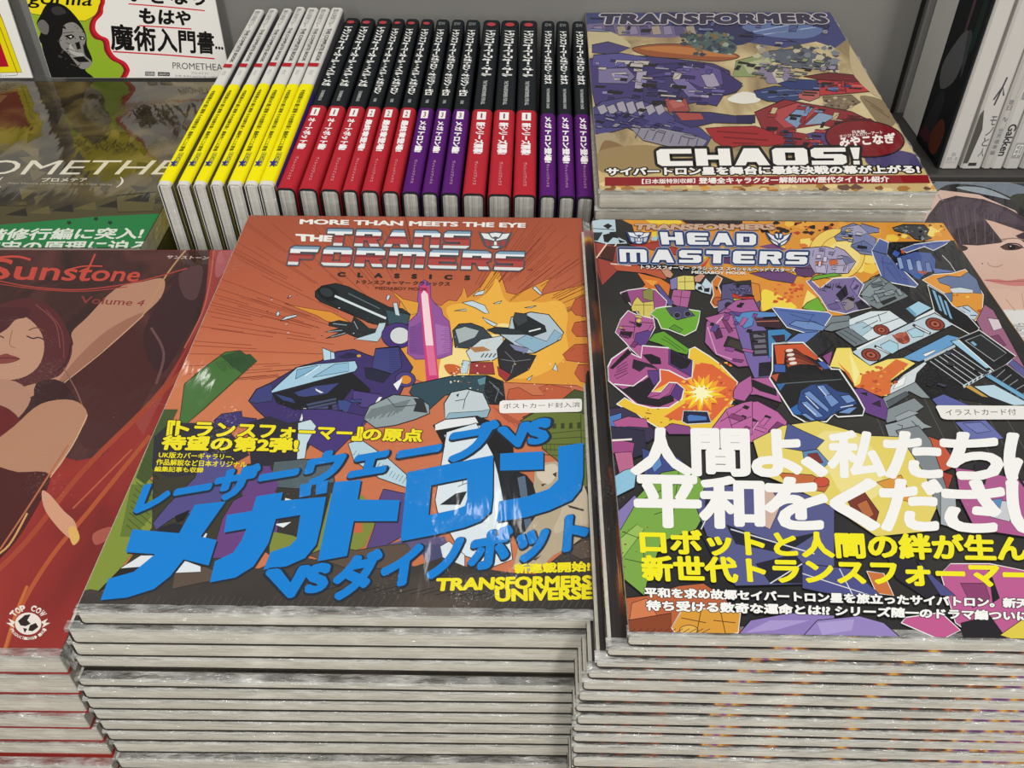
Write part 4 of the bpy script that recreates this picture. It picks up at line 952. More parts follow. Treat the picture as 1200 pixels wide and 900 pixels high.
    p.poly(c(370, 450, 440, 455, 430, 480, 380, 470), '#b1594a'); p.poly(c(490, 430, 665, 458, 500, 470), '#6278b4'); p.line(c(560, 330, 620, 390, 662, 456), .8, '#c4cad0'); p.poly(c(330, 470, 420, 480, 380, 520, 340, 500), '#2f5fa8')
    # right orange field with slate pieces
    p.poly(c(405, 522, 490, 480, 640, 470, 740, 440, 800, 500, 882, 640, 872, 780, 822, 842, 640, 742, 580, 630), '#e0983a', .8, W); specks(p, 14, (1095, 325, 1150, 365), ['#f0c64c', '#b8562c'], 2, 5)
    p.poly(c(520, 515, 600, 490, 700, 500, 760, 460, 830, 520, 870, 632, 780, 620, 640, 622, 620, 570, 540, 545), '#64769c', .7); p.poly(c(620, 590, 700, 580, 800, 600, 800, 625, 640, 625), '#cdd8e0', .5); p.poly(c(580, 630, 640, 620, 640, 690, 600, 700), '#5a7296', .6)
    p.poly(c(655, 740, 760, 722, 845, 790, 810, 838, 720, 790), '#bccfe0', .8); p.lines([c(680, 745, 740, 780), c(720, 735, 780, 770), c(780, 800, 830, 800)], 1, '#333a52')
    p.poly(c(828, 842, 890, 715, 960, 760, 1200, 1200, 1200, 1400, 1040, 1200, 860, 905), '#9c6684', .8); p.poly(c(915, 820, 1000, 830, 1030, 900, 960, 920), '#d8cbd5', .7); p.poly(f(900, 140, 1000, 120, 1060, 200, 980, 230), '#7c4468', .6); p.poly(f(1060, 330, 1100, 300, 1250, 420, 1250, 520, 1180, 440), '#5c5a96', .7)
    # grey body panel
    p.poly(c(-80, 560, 0, 520, 72, 488, 222, 590, 297, 652, 60, 752, 0, 722, -60, 700), '#79858a', 1); p.lines([c(-60, 630, 140, 545), c(0, 690, 230, 600)], .9, K); p.poly(c(72, 692, 190, 650, 210, 668, 100, 722), '#25282c')
    p.poly(b(760, 890, 832, 808, 962, 798, 990, 832, 850, 900) + [], '#77838a', .9); p.poly(b(1050, 640, 1120, 560, 1200, 500, 1250, 560, 1130, 660), '#8a979c', .8)
    p.poly(c(-170, 830, 0, 765, 150, 762, 290, 862, 130, 940, -40, 1010, -165, 960), '#d5e3ea', 1); p.lines([c(-120, 860, 130, 775), c(-60, 900, 60, 840), c(0, 900, 230, 820), c(60, 790, 80, 850)], .8, K); p.poly(c(-165, 880, -60, 850, 20, 900, -80, 970), '#a9c6d6', .6)
    p.poly(c(275, 745, 375, 688, 476, 742, 350, 812), '#a3cfe6', .8); p.poly(c(275, 745, 300, 735, 360, 790, 348, 812), '#6f9fc2'); p.poly(c(318, 868, 360, 815, 500, 745, 500, 785, 420, 830), '#dfe7ea', .7)
    p.poly(c(445, 560, 580, 640, 640, 722, 760, 800, 850, 900, 800, 960, 640, 870, 500, 770), '#17181c', .9, W)
    for k in range(3): p.poly(c(480 + 46 * k, 600 + 40 * k, 505 + 44 * k, 612 + 40 * k, 560 + 40 * k, 770 + 30 * k, 540 + 40 * k, 760 + 30 * k), '#7fb0d2')
    p.poly(e(920, 252, 1060, 360, 1200, 280) + f(640, 42, 600, 0, 500, -52, 300, 30, 0, 180), '#bdd1dc', 1)
    p.line(e(960, 230, 1190, 120), 2.2, '#e6eef2'); p.lines([f(30, 205, 160, 270), f(330, 40, 470, 110)], 3, '#22262a'); p.lines([f(45, 215, 150, 262), f(350, 50, 460, 105)], 1.4, '#e8eef2')
    p.poly(f(75, 200, 150, 160, 215, 190, 215, 240, 170, 268, 90, 230), '#a9d0e2', .7); p.poly(f(285, 90, 350, 62, 420, 100, 410, 130, 330, 140), '#a9d0e2', .7)
    for q, r in ((e(1070, 275)[0], 12), (f(505, 35)[0], 12), (f(85, 80)[0], 10)):
        for kk, cc in ((1, '#3a1d1a'), (.86, '#94402f'), (.6, '#4d211c'), (.45, '#b35a45'), (.18, '#3a1d1a')): p.poly(ell(q[0], q[1], r * kk, r * .62 * kk, 20, .25), cc)
    crest_shield(p, [(1046, 393), (1061, 389), (1069, 400), (1054, 405)], '#96483a', '#b5644f', '#7d362c')
    # dark barrel and block at the right
    p.poly(f(245, 300, 600, 118, 690, 140, 640, 200, 420, 312, 380, 330), '#679fd2', .8); p.poly(f(410, 270, 500, 235, 505, 250, 430, 290), '#e7eef2', .6)
    p.poly(f(345, 485, 360, 390, 430, 315, 660, 195, 960, 400, 730, 530, 900, 605, 1120, 672, 1200, 700, 600, 600, 470, 612), '#131418', .8)
    p.poly(f(138, 592, 160, 520, 260, 430, 420, 330, 440, 342, 362, 420, 345, 492, 240, 560), '#d3dce2', .8); p.poly(f(175, 545, 210, 480, 280, 435, 260, 510), '#edf1f3', .5)
    for k in range(6): p.line(f(465 + 36 * k, 325 - 19 * k, 740 + 34 * k, 520 - 22 * k), .8, '#c9d0d4')
    p.line(f(420, 320, 660, 205), 3, '#b9c6cc'); p.line(f(725, 525, 945, 400), 3.4, '#c4d2d8'); 
    for k in range(6): p.line(f(745 + 33 * k, 522 - 20 * k, 760 + 33 * k, 505 - 20 * k), 1.6, K)
    p.poly(f(625, 168, 690, 158, 948, 372, 900, 382), '#a0cce6', .8)
    p.poly(f(665, 158, 850, 82, 1134, 285, 1062, 350, 965, 402, 690, 160), '#191a1e', 1, W); p.poly(f(740, 165, 862, 118, 1060, 262, 965, 325), '#26282d', .8, '#aab2b6'); p.poly(f(780, 178, 800, 170, 832, 196, 815, 206), '#7fb4d8')
    p.poly(f(930, 420, 1062, 350, 1220, 470, 1220, 660, 1100, 560), '#141518', .7, '#99a2a6')
    for k in range(6): p.line(f(960 + 45 * k, 470 + 34 * k, 1050 + 50 * k, 390 + 40 * k), .8, '#9aa4a8')
    p.poly(f(805, 520, 965, 508, 1220, 645, 1200, 668, 1120, 672, 930, 602), '#bad7e6', .8); p.poly(f(890, 440, 930, 425, 1220, 600, 1220, 640), '#6fa9cf', .7); p.poly(f(735, 522, 780, 515, 920, 608, 870, 600), '#c29a4a')
    # grey clamps
    p.poly(f(75, 640, 105, 606, 350, 488, 468, 615, 400, 612, 300, 560, 130, 700), '#8b959a', .9); p.poly(f(120, 640, 280, 560, 300, 590, 140, 690), '#555d62', .6); p.poly(f(78, 722, 340, 612, 418, 682, 300, 760, 130, 808), '#848e93', .9); p.poly(f(190, 760, 300, 710, 380, 730, 210, 800), '#9aa3a8', .6)
    p.poly(f(112, 822, 200, 800, 345, 745, 420, 812, 485, 842, 420, 850, 330, 900, 290, 960, 150, 940), '#97a1a6', .9); p.lines([f(210, 820, 250, 830), f(250, 830, 240, 880), f(320, 790, 370, 840), f(230, 870, 360, 840)], .8, K)
    p.poly(f(478, 622, 570, 582, 792, 680, 700, 720, 600, 760), '#5961a6', .8); p.poly(f(660, 800, 900, 785, 1040, 930, 800, 960), '#666fae', .8); p.poly(f(720, 810, 860, 800, 940, 870, 830, 890), '#727cb9', .8)
    # magenta machinery, left claw shape
    p.poly(a(690, 498, 742, 488, 818, 492, 832, 602, 690, 602), '#ddd070', .8); p.lines([a(700, 540, 820, 535), a(750, 495, 752, 600)], .7, '#6d642c'); p.poly(a(632, 522, 690, 495, 692, 590, 640, 600), '#857ab0', .7); p.poly(a(820, 500, 880, 470, 910, 490, 870, 540, 830, 540), '#c79078', .6); p.poly(a(560, 440, 610, 420, 660, 480, 640, 510, 600, 500), '#c5937a', .6)
    p.poly(a(660, 598, 800, 608, 772, 742, 700, 732, 636, 702), '#ad6296', .8); p.lines([a(725, 605, 710, 735), a(655, 650, 790, 665)], .7, '#5d2a50')
    p.poly(a(826, 590, 840, 545, 880, 560, 912, 508, 965, 560, 952, 638, 880, 622), '#c2d8e4', .8); p.poly(a(850, 580, 880, 570, 890, 605, 850, 600), K); p.poly(a(900, 590, 945, 585, 940, 620, 900, 615), K); p.line(a(880, 560, 905, 590), .7, K)
    p.poly(a(960, 540, 1002, 488, 1042, 512, 1012, 572, 1052, 682, 1040, 730, 980, 740, 950, 700, 975, 640), '#d17a2e', 1, W); p.poly(ell(*a(1010, 690)[0], 6.5, 5, 14), '#b9602a', .7); p.poly(a(980, 570, 1010, 580, 1000, 610), K); p.poly(ell(*a(1020, 700)[0], 2.4, 2, 10), K)
    # lilac domes of vents and fins (plain machine housings)
    p.poly(a(1040, 560, 1130, 545, 1200, 570) + b(60, 560, 180, 560, 240, 620, 275, 700, 270, 770, 100, 760, -40, 770), '#5a5480', 1); p.poly(b(50, 630, 210, 640, 222, 680, 60, 665), '#c0392c', .7); p.poly(b(62, 668, 215, 680, 205, 740, 120, 765, 90, 720), '#d5d060', .7); p.poly(b(120, 700, 190, 690, 185, 730, 125, 740), K)
    p.poly(b(-60, 690, 20, 670, 95, 700, 90, 760, -60, 775), '#6b6494', .8); p.poly(ell(*b(22, 722)[0], 4.5, 4, 12), '#232030'); hatch(p, b(20, 590)[0], b(180, 600)[0], (5, 5), 6, 1, '#2b2740')
    p.poly(b(200, 545, 265, 560, 280, 680, 240, 700, 210, 640), '#d58a36', .7)
    p.poly(b(630, 535, 665, 520, 740, 590, 840, 512, 980, 505, 1010, 495, 1080, 560, 1040, 650, 1100, 700, 1140, 740, 1000, 770, 940, 790, 800, 760, 740, 660), '#7a6c9e', 1, W); hatch(p, b(770, 560)[0], b(900, 545)[0], (-2, 8), 6, 1.1, '#3b3358'); p.poly(b(860, 640, 940, 560, 960, 640, 900, 690), '#1f1b2a'); p.poly(b(975, 580, 1010, 520, 1060, 560, 1030, 650), '#8b7db0', .7); p.poly(b(900, 690, 1000, 650, 1010, 740, 940, 770), '#8d8590', .7); p.poly(b(1010, 700, 1060, 680, 1140, 740, 1040, 760), '#26222f'); p.poly(b(800, 720, 870, 700, 900, 750, 830, 760), '#6a5d90', .6)
    p.poly(b(598, 745, 640, 700, 720, 660, 790, 765, 700, 770), '#6fae35', .8); p.poly(b(660, 530, 700, 490, 850, 470, 910, 490, 760, 510), '#6aa83a', .8)
    p.poly(a(515, 565, 545, 560, 660, 700, 640, 740, 600, 700), '#5b5390', .8); 
    p.poly(a(245, 625, 300, 605, 420, 588, 520, 600, 610, 690, 600, 730, 520, 745, 500, 840, 420, 830, 320, 710), '#9c4f86', .9, W); p.poly(a(330, 740, 350, 690, 380, 655, 420, 700, 505, 690, 512, 770, 480, 790, 490, 830, 400, 820, 390, 770, 340, 770), '#d3c562', .8); p.poly(a(420, 610, 470, 590, 505, 605, 500, 690, 425, 670), '#8a8a4a', .7); p.lines([a(350, 720, 500, 720), a(430, 690, 430, 820)], .6, '#5d5626'); p.poly(a(250, 630, 300, 612, 330, 700, 290, 700), '#2b1c2a')
    p.poly(a(480, 790, 530, 745, 620, 730, 870, 768) + d(790, 20, 770, 82, 682, 128, 560, 80, 500, 70, 470, 0), '#6cab34', 1, W); p.poly(a(600, 745, 690, 728, 760, 738, 832, 805, 760, 820, 690, 838, 640, 800), '#474468', .7); p.poly(ell(*a(690, 800)[0], 4, 3.5, 12), '#1f1e2b', .5, '#8d8ab0'); p.poly(ell(*a(772, 790)[0], 4, 3.5, 12), '#1f1e2b', .5, '#8d8ab0'); p.poly(d(560, 70, 600, 40, 670, 80, 640, 105), '#5a942e', .7)
    p.poly(d(400, 165, 440, 112, 520, 90, 720, 230, 700, 275, 620, 255, 480, 190), '#62a030', .9); p.lines([d(500, 150, 560, 180), d(560, 180, 640, 240), d(520, 130, 690, 250)], .7, '#2d4f18')
    p.poly(d(140, 100, 180, 0, 240, -70, 300, -40, 440, -5, 450, 62, 370, 212, 340, 302, 262, 232, 220, 182), '#ad5f94', 1, W); p.poly(d(180, 90, 280, 95, 260, 145, 170, 130), '#2a1a28'); p.poly(d(300, 110, 440, 70, 380, 200, 280, 200), '#5d3f86', .8); p.lines([d(190, 50, 300, 60), d(300, -20, 280, 150), d(330, 20, 440, 30)], .8, '#4a1f40'); p.poly(d(305, 5, 330, -10, 345, 15, 320, 35), '#d8c860')
    # burst behind the claw
    p.poly(d(150, 662, 212, 612, 300, 662, 480, 480, 480, 380, 700, 400, 720, 232, 760, 215, 880, 290, 960, 350, 1095, 490, 1050, 650, 880, 880, 480, 850, 300, 740), '#ecc43a', 1.2, W)
    p.poly(d(482, 390, 560, 400, 740, 450, 770, 330, 900, 352, 1090, 490, 1052, 622, 900, 790, 620, 790, 520, 760, 690, 650, 690, 540, 560, 490, 430, 562, 490, 480), '#dc6636'); specks(p, 40, (800, 420, 860, 485), ['#b8482a', '#e8903c', '#f0b84a'], 1.5, 5)
    x, y = d(815, 575)[0]
    p.poly(star(x, y, 34, 17, 13, .2), '#f2a52e'); p.poly(star(x, y, 27, 12, 12, .1), '#f5dd2c'); p.poly(star(x, y, 17, 8, 11, .4), '#fbf7c4'); specks(p, 8, (x - 14, y - 8, x + 14, y + 8), ['#c9602f'], 1, 2.4)
    specks(p, 14, (745, 480, 790, 498), ['#a8662c', '#5a4020'], 1, 2.2)
    claw = d(88, 480, 82, 370, 110, 310, 240, 218, 270, 270, 340, 302, 352, 205, 552, 222, 640, 290, 745, 322, 740, 452, 690, 468, 560, 400, 488, 390, 492, 480, 425, 565, 500, 565, 560, 492, 620, 495, 675, 545, 660, 622, 560, 690, 420, 692, 300, 660)
    p.poly(claw, '#ab568f', 1.4, W)
    p.poly(d(120, 500, 200, 545, 360, 480, 480, 395, 485, 470, 425, 560, 390, 605, 480, 620, 590, 580, 600, 640, 480, 685, 320, 660), '#1c1620', r=False); p.poly(d(390, 400, 480, 395, 480, 480, 440, 520, 400, 440), '#5a3a80', .7); p.poly(d(392, 610, 480, 590, 560, 500, 600, 500, 560, 580, 480, 625), '#ad5c96', .6); p.poly(d(570, 590, 620, 500, 672, 545, 640, 640), '#573680', .7)
    p.poly(d(556, 228, 742, 322, 735, 450, 556, 350), '#5a3a82', .8); p.poly(d(570, 240, 735, 325, 700, 380, 650, 390, 570, 345), '#1d1722'); p.poly(d(350, 275, 420, 270, 490, 300, 500, 350, 420, 350), '#1d1722'); p.poly(d(280, 310, 420, 350, 480, 390, 380, 370, 330, 410, 270, 380), '#2a2030')
    p.poly(d(95, 380, 240, 230, 270, 260, 120, 390), '#20161f'); p.poly(d(130, 440, 230, 400, 235, 420, 150, 465), '#a8558e', .7); p.lines([d(150, 380, 230, 330), d(150, 400, 240, 350), d(145, 415, 235, 380)], .8, '#4a1f40'); p.line(d(130, 505, 280, 520, 390, 440), 1.2, W)
    # magenta chest and arms
    p.poly(d(850, 20, 960, -60, 1080, -150, 1220, -160, 1300, 0, 1330, 200, 1220, 362, 1100, 372, 920, 272, 838, 180), '#a85f9b', 1); p.poly(a(905, 820, 1060, 780, 1130, 790, 1200, 860, 1200, 900, 1000, 900), '#b0649a', .8); p.poly(d(985, 210, 1020, 130, 1140, 170, 1150, 268), '#2a2624', .9); p.poly(d(1010, 200, 1035, 150, 1125, 180, 1130, 245), '#3f3a34', .5)
    p.poly(d(895, 70, 920, 40, 960, 80, 980, 140, 930, 155), '#4d2546', .8); p.line(d(860, 60, 930, 270, 1100, 330), 1.4, '#d3a0c4'); p.poly(d(970, 0, 1010, 10, 1060, 90, 1030, 110), '#7c3a6c', .7); p.line(d(930, 30, 1000, -40), 1.2, '#e2bcd8')
    p.poly(e(-10, -20, 150, -20, 262, 88, 292, 300, 282, 452, 160, 462, 100, 330, 40, 150), '#7565a6', .9); p.poly(e(118, 95, 262, 88, 272, 282, 150, 288), '#2b2833', .8)
    for k in range(4): p.poly(e(150 + 3 * k, 118 + 42 * k, 240 + 4 * k, 112 + 42 * k, 245 + 4 * k, 138 + 42 * k, 155 + 3 * k, 144 + 42 * k), '#6d6a78')
    p.poly(e(262, 82, 392, 74, 452, 118, 400, 180, 330, 182, 300, 292, 272, 300), '#4385bd', .9); p.poly(e(290, 130, 395, 120, 400, 170, 330, 180), '#3a2230', .6); p.poly(e(195, 340, 285, 330, 290, 440, 190, 450), '#201d2a')
    p.poly(b(60, 790, 200, 770, 385, 778, 400, 812, 222, 822, 212, 882, 150, 905, 90, 852), '#5a8dc6', .8); p.poly(b(230, 830, 400, 822, 450, 870, 430, 905, 250, 885), '#3a2230', .7); p.line(b(240, 850, 420, 845), 1.2, '#b06a58')
    p.poly(b(365, 745, 380, 738, 800, 778, 832, 800, 770, 892, 690, 960, 480, 895), '#556eae', 1, W); p.lines([b(420, 760, 700, 800), b(500, 790, 720, 860), b(690, 790, 640, 870)], .6, '#26356a'); p.poly(e(430, 40, 480, 10, 620, 20, 720, 60, 690, 90, 560, 80), '#6f8fc6', .8); p.poly(e(400, 180, 500, 110, 670, 95, 560, 185), '#6480c0', .8)
    p.poly(e(560, 185, 670, 95, 780, 190, 690, 270, 640, 290), '#2a2c30', .7); p.poly(e(700, 80, 760, 30, 900, 10, 900, 60, 760, 95), '#7c878c', .8); p.poly(e(785, 100, 890, 60, 1050, 170, 940, 215), '#6f7a80', .8); p.lines([e(820, 100, 960, 190), e(860, 85, 1000, 170)], .7, '#2c3236')
    p.poly(e(690, 288, 770, 245, 745, 360), '#8f4a86', .7)
    p.poly(e(745, 370, 800, 222, 912, 220, 932, 270, 1062, 362, 1200, 310) + f(260, 300, 350, 345, 160, 480, 130, 600, 60, 600) + e(1150, 600, 950, 530, 880, 422, 820, 380), '#f0dc70', .8); p.poly(e(805, 330, 860, 400, 950, 530, 1150, 602, 1220, 580) + f(160, 470, 300, 350, 200, 310) + e(1150, 400, 1000, 430, 985, 500, 940, 530, 900, 420), '#da7034'); specks(p, 26, (1005, 430, 1060, 460), ['#b9502c', '#c9642f', '#e69a42'], 1.5, 4.5)
    p.poly(e(900, 250, 980, 420, 940, 520), '#f6ec9c')
    p.poly(e(905, 545, 1000, 538, 1165, 625, 1200, 700, 1190, 790, 1000, 720), '#653f86', .8); p.poly(e(980, 575, 1040, 570, 1040, 600), K); p.poly(e(1070, 660, 1140, 630, 1150, 690), '#2b1a36')
    p.poly(e(55, 500, 90, 465, 275, 452, 330, 520, 372, 650, 180, 590, 70, 590), '#b0609b', .9); p.poly(e(70, 480, 150, 470, 330, 545, 335, 600, 200, 560), K); p.poly(e(0, 640, 60, 590, 200, 610, 360, 660, 300, 720, 180, 640, 60, 680), '#231824')
    p.poly(e(-60, 760, 20, 690, 90, 648, 185, 640, 342, 722, 415, 800, 380, 960, -60, 960), '#bb66a2', 1); p.lines([e(60, 680, -20, 860), e(140, 650, 60, 760), e(180, 800, 90, 940), e(-40, 800, 120, 900)], .9, '#4d1f44'); p.poly(e(70, 765, 110, 750, 200, 800, 150, 800), '#2a1626'); p.poly(e(270, 870, 340, 800, 400, 830, 360, 960, 250, 940), '#7c3a72', .8); p.line(e(190, 800, 100, 930), 1.6, '#d79ac6')
    p.poly(d(1060, 620, 1062, 560, 1100, 500, 1200, 440, 1210, 560, 1150, 640), '#b0609b', .9); p.poly(d(880, 870, 1010, 700, 1140, 650, 1210, 640, 1210, 900, 870, 900), '#bb66a2', .9); p.lines([d(960, 800, 1130, 700), d(1040, 830, 1200, 760), d(1010, 720, 1060, 870)], .8, '#4d1f44')
    G = lambda P, n, cols, sz, ang=0.3, dk=.35, sd=1: greeble(p, P, n, cols, sz, ang, .6, dk, sd)
    G(d(850, 20, 960, -60, 1080, -150, 1220, -160, 1300, 0, 1330, 200, 1220, 362, 1100, 372, 920, 272, 838, 180), 15, ['#b0609f', '#7a3a74', '#8a4a90', '#5d4a90'], 5, .3, .3, 2)
    G(d(140, 100, 180, 0, 240, -70, 300, -40, 440, -5, 450, 62, 370, 212, 340, 302, 262, 232, 220, 182), 9, ['#b0609f', '#7a3a74', '#c9b860'], 4, .4, .4, 3)
    G(b(630, 535, 665, 520, 740, 590, 840, 512, 980, 505, 1010, 495, 1080, 560, 1040, 650, 1100, 700, 1000, 770, 940, 790, 800, 760, 740, 660), 8, ['#8c7eb4', '#655a8c', '#a096c0'], 4, .4, .4, 4)
    G(b(850, 185, 910, 110, 1060, 90, 1200, 120, 1180, 200, 1150, 330, 1060, 320, 980, 260), 9, ['#9aa2c8', '#5f6a9c', '#c0bcd2', '#d8b878'], 4, .2, .25, 5)
    G(b(600, 275, 850, 265, 1020, 380, 960, 470, 700, 470, 620, 340), 9, ['#b8b0ce', '#8e86aa', '#d0cadf'], 4, .1, .15, 6)
    G(e(-60, 760, 20, 690, 90, 648, 185, 640, 342, 722, 415, 800, 380, 960, -60, 960), 7, ['#c06aa6', '#8a3f76'], 6, .5, .25, 7)
    G(c(-80, 560, 0, 520, 72, 488, 222, 590, 297, 652, 60, 752, 0, 722, -60, 700), 5, ['#8f9aa0', '#626c72'], 5, -.35, .3, 8)
    G(f(345, 485, 360, 390, 430, 315, 660, 195, 960, 400, 730, 530, 900, 605, 600, 600), 5, ['#2c2f36', '#3a4150'], 6, .5, .3, 9)
    G(a(1040, 560, 1200, 560) + b(180, 560, 260, 640, 260, 760, 0, 760, -60, 640), 8, ['#7c76a6', '#454068', '#b0763a'], 3.5, .2, .5, 10)
    # window with the amber rollers and blue cables
    win = e(300, 192, 420, 184, 540, 182, 655, 300, 762, 390, 822, 392, 962, 600, 1018, 702, 1004, 752, 812, 764, 780, 740, 722, 802, 560, 806, 462, 750, 278, 462, 300, 400)
    p.poly(win, '#191a1e', 1.6, W); p.poly(e(314, 202, 540, 192, 662, 302, 640, 322, 560, 282, 400, 240, 392, 350, 332, 352), '#cb5732', .6)
    for k in range(4):
        p.poly(e(390 + 6 * k, 250 + 34 * k, 480 + 10 * k, 232 + 34 * k, 690, 380, 690, 410, 520, 360, 410 + 4 * k, 275 + 34 * k), ('#6a2c1c', '#7c3420', '#96412a', '#a84c30')[k], .6); p.poly(ell(*e(432 + 10 * k, 245 + 33 * k)[0], 4.5, 1.8, 14, -.1), '#e9dcd2')
    p.poly(e(410, 420, 430, 370, 520, 350, 640, 360, 700, 412, 560, 430), '#141416'); p.poly(e(312, 352, 400, 357, 402, 416, 316, 414), '#4460ac', .6); p.poly(e(650, 335, 702, 330, 752, 386, 700, 392), '#4460ac', .6); p.poly(e(285, 440, 350, 425, 330, 490), '#b8523a'); p.line(e(370, 505, 840, 470), 1, '#5d6b70')
    p.poly(e(330, 505, 400, 505, 360, 560), '#2d6aa6'); p.poly(e(440, 700, 500, 660, 540, 750, 470, 745), '#2f66b0')
    p.poly(e(498, 640, 520, 560, 600, 512, 720, 504, 800, 560, 900, 580, 962, 660, 900, 690, 810, 722, 700, 792, 580, 782, 500, 700), '#2c4884', .8)
    for q in (e(540, 580, 590, 560, 740, 700, 730, 730), e(520, 650, 570, 640, 700, 760, 640, 770), e(640, 520, 700, 515, 780, 620, 740, 620), e(520, 740, 560, 735, 640, 790, 600, 795), e(700, 600, 760, 590, 820, 650, 760, 690), e(830, 600, 900, 590, 950, 640, 880, 660), e(810, 730, 900, 690, 960, 690, 900, 740)): p.poly(q, '#6f92cc', .9)
    for q in (e(560, 600, 660, 700), e(545, 665, 640, 750), e(660, 530, 720, 600), e(830, 690, 930, 672)): p.line(q, 1.1, '#d4e0f2')
    # lower left pieces
    p.poly(d(80, 700, 200, 690, 300, 740, 480, 900, 400, 960, 90, 960), '#3a3050', .9); p.poly(d(90, 760, 190, 730, 180, 860, 100, 860), '#4a7ac0', .9); p.poly(d(120, 800, 240, 760, 380, 780, 400, 850, 250, 840, 150, 850), '#b0588e', .8); p.poly(d(90, 900, 180, 840, 320, 860, 300, 960, 90, 960), '#3e6cb4', .8)
    p.poly(d(672, 715, 860, 722, 888, 812, 700, 822, 660, 800), '#1c2440', 1, W); p.poly(d(700, 760, 720, 745, 850, 760, 855, 790, 710, 800), '#4a78bc', .6); p.poly(d(520, 850, 580, 815, 720, 840, 740, 900, 560, 900), '#8a4a86', .8)
    p.poly(g(40, 0, 190, 20, 200, 110, 150, 130, 60, 80), '#2d2a44', .8); p.poly(g(50, 50, 150, 70, 140, 130, 60, 110), '#a04a86', .7); p.poly(g(70, 110, 140, 105, 150, 180, 90, 200), '#b9668e', .7); p.line(g(50, 60, 140, 55), 2.2, '#e9e4dc')
    p.poly(g(60, 210, 110, 180, 160, 170, 150, 250, 70, 290), '#8dc2de', .8); p.poly(g(180, 90, 260, 120, 330, 130, 380, 190, 300, 240, 190, 200), '#3d4a86', .8); p.poly(g(210, 140, 250, 120, 262, 160, 230, 190), '#5e8cc8', .7)
    p.poly(g(68, 440, 100, 370, 160, 290, 260, 190, 380, 170, 430, 230, 450, 330, 400, 420, 260, 470, 200, 640, 190, 690, 105, 620, 80, 520), '#79a746', 1); p.poly(g(70, 360, 150, 282, 165, 300, 95, 420, 68, 460), '#8478b4', .8); p.poly(g(78, 470, 160, 400, 190, 420, 100, 540), '#96bd5c', .6)
    p.lines([g(100, 430, 180, 460, 190, 540), g(110, 540, 200, 560), g(180, 300, 330, 230), g(230, 360, 420, 300), g(200, 190, 360, 250), g(330, 180, 300, 420)], .9, '#33501f'); specks(p, 9, (725, 600, 765, 680), ['#7a3a28'], 1, 2.6)
    p.poly(g(400, 330, 440, 240, 700, 250, 960, 300, 960, 640, 560, 650, 470, 520), '#565a8c', .9); 
    for q in (g(440, 260, 500, 330, 430, 400), g(520, 400, 720, 470, 900, 430, 760, 520, 560, 480), g(640, 560, 800, 520, 900, 640, 700, 640), g(420, 440, 520, 470, 480, 560)): p.poly(q, '#1f2030')
    for q in (g(500, 260, 420, 420), g(540, 420, 880, 520), g(700, 640, 830, 560)): p.line(q, 1.4, '#dcdde6')
    p.poly(g(640, 260, 700, 240, 740, 330, 700, 420, 660, 400), '#cdb0a4', .7)
    p.poly(h(-200, 60, -80, 0, 60, -20, 260, 40, 500, 50, 560, 300, 500, 430, 300, 450, 120, 330, -40, 250, -160, 200), '#e3d26a', .8); p.poly(h(60, 40, 260, 60, 320, 260, 180, 300), '#ecdf8e', r=True)
    p.poly(h(-60, -10, 0, 20, 90, 60, 40, 110, -80, 90), '#4e5a92', .8); p.poly(h(0, 105, 60, 95, 110, 150, 60, 190, 10, 160), '#5e88b4', .8); p.poly(h(20, 115, 60, 110, 85, 150, 40, 160), '#7c3030', .5); p.poly(h(-100, 190, 40, 200, 110, 240, 90, 270, -60, 240), '#c06a3a', .8); p.poly(ell(*h(78, 228)[0], 9, 6, 16), '#c75038', .6)
    p.poly(h(180, 300, 230, 240, 310, 350, 290, 420, 230, 390), '#7a3426', .9); p.poly(h(220, 320, 260, 300, 290, 360, 260, 380), '#b46a40', .6); p.poly(h(300, 230, 400, 200, 460, 320, 400, 300), '#d8963c', .7)
    p.poly(h(500, 40, 560, 60, 630, 160, 560, 190, 500, 110), '#c4573a', .9); p.poly(h(540, 180, 610, 200, 590, 260, 560, 250), '#a83e30', .7); p.poly(h(380, 20, 470, 0, 520, 60, 600, 300, 560, 380, 500, 200), '#7d868c', .9); p.poly(h(560, 260, 620, 280, 630, 420, 560, 400), '#a5adb2', .8)
    p.poly(h(620, 170, 760, 190, 960, 240, 960, 460, 700, 420, 640, 300), '#ae5a90', .9); p.poly(h(700, 150, 760, 160, 740, 240, 690, 220), '#25202c'); p.poly(h(770, 300, 860, 310, 840, 390, 760, 370), '#c9ccd4', .8); p.poly(h(770, 300, 810, 295, 800, 340), '#5b8cc0', .6); p.line(h(860, 190, 960, 330), 3, K)
    p.poly(h(560, 600, 600, 560, 760, 560, 960, 600, 960, 900, 760, 900, 620, 800), '#bb5c92', 1, W); p.poly(h(640, 640, 740, 640, 760, 700, 690, 740), '#8a3f6e', .8); p.poly(h(750, 560, 800, 700, 770, 720), K); p.poly(h(260, 590, 330, 600, 370, 690, 300, 680), '#c9733c', .9, W); p.poly(h(330, 500, 460, 560, 560, 680, 500, 700, 380, 620), '#26242e'); p.poly(h(460, 540, 540, 620, 620, 690, 560, 690), '#4e5088', .8)
    p.poly(h(0, 560, 200, 580, 330, 700, 200, 700, 0, 660), '#4c508a', .9); p.lines([h(0, 600, 280, 690), h(150, 580, 210, 700)], 1, '#e6e6ee')
    # bottom strip
    p.poly(g(108, 700, 200, 690, 330, 650, 430, 640, 520, 700, 560, 800, 600, 860, 100, 860), '#b9613a', .8); p.poly(g(140, 720, 200, 700, 260, 800, 180, 830, 130, 790), '#d07c50', .7); p.poly(g(120, 790, 300, 760, 300, 840, 110, 850), '#8a4226', .7)
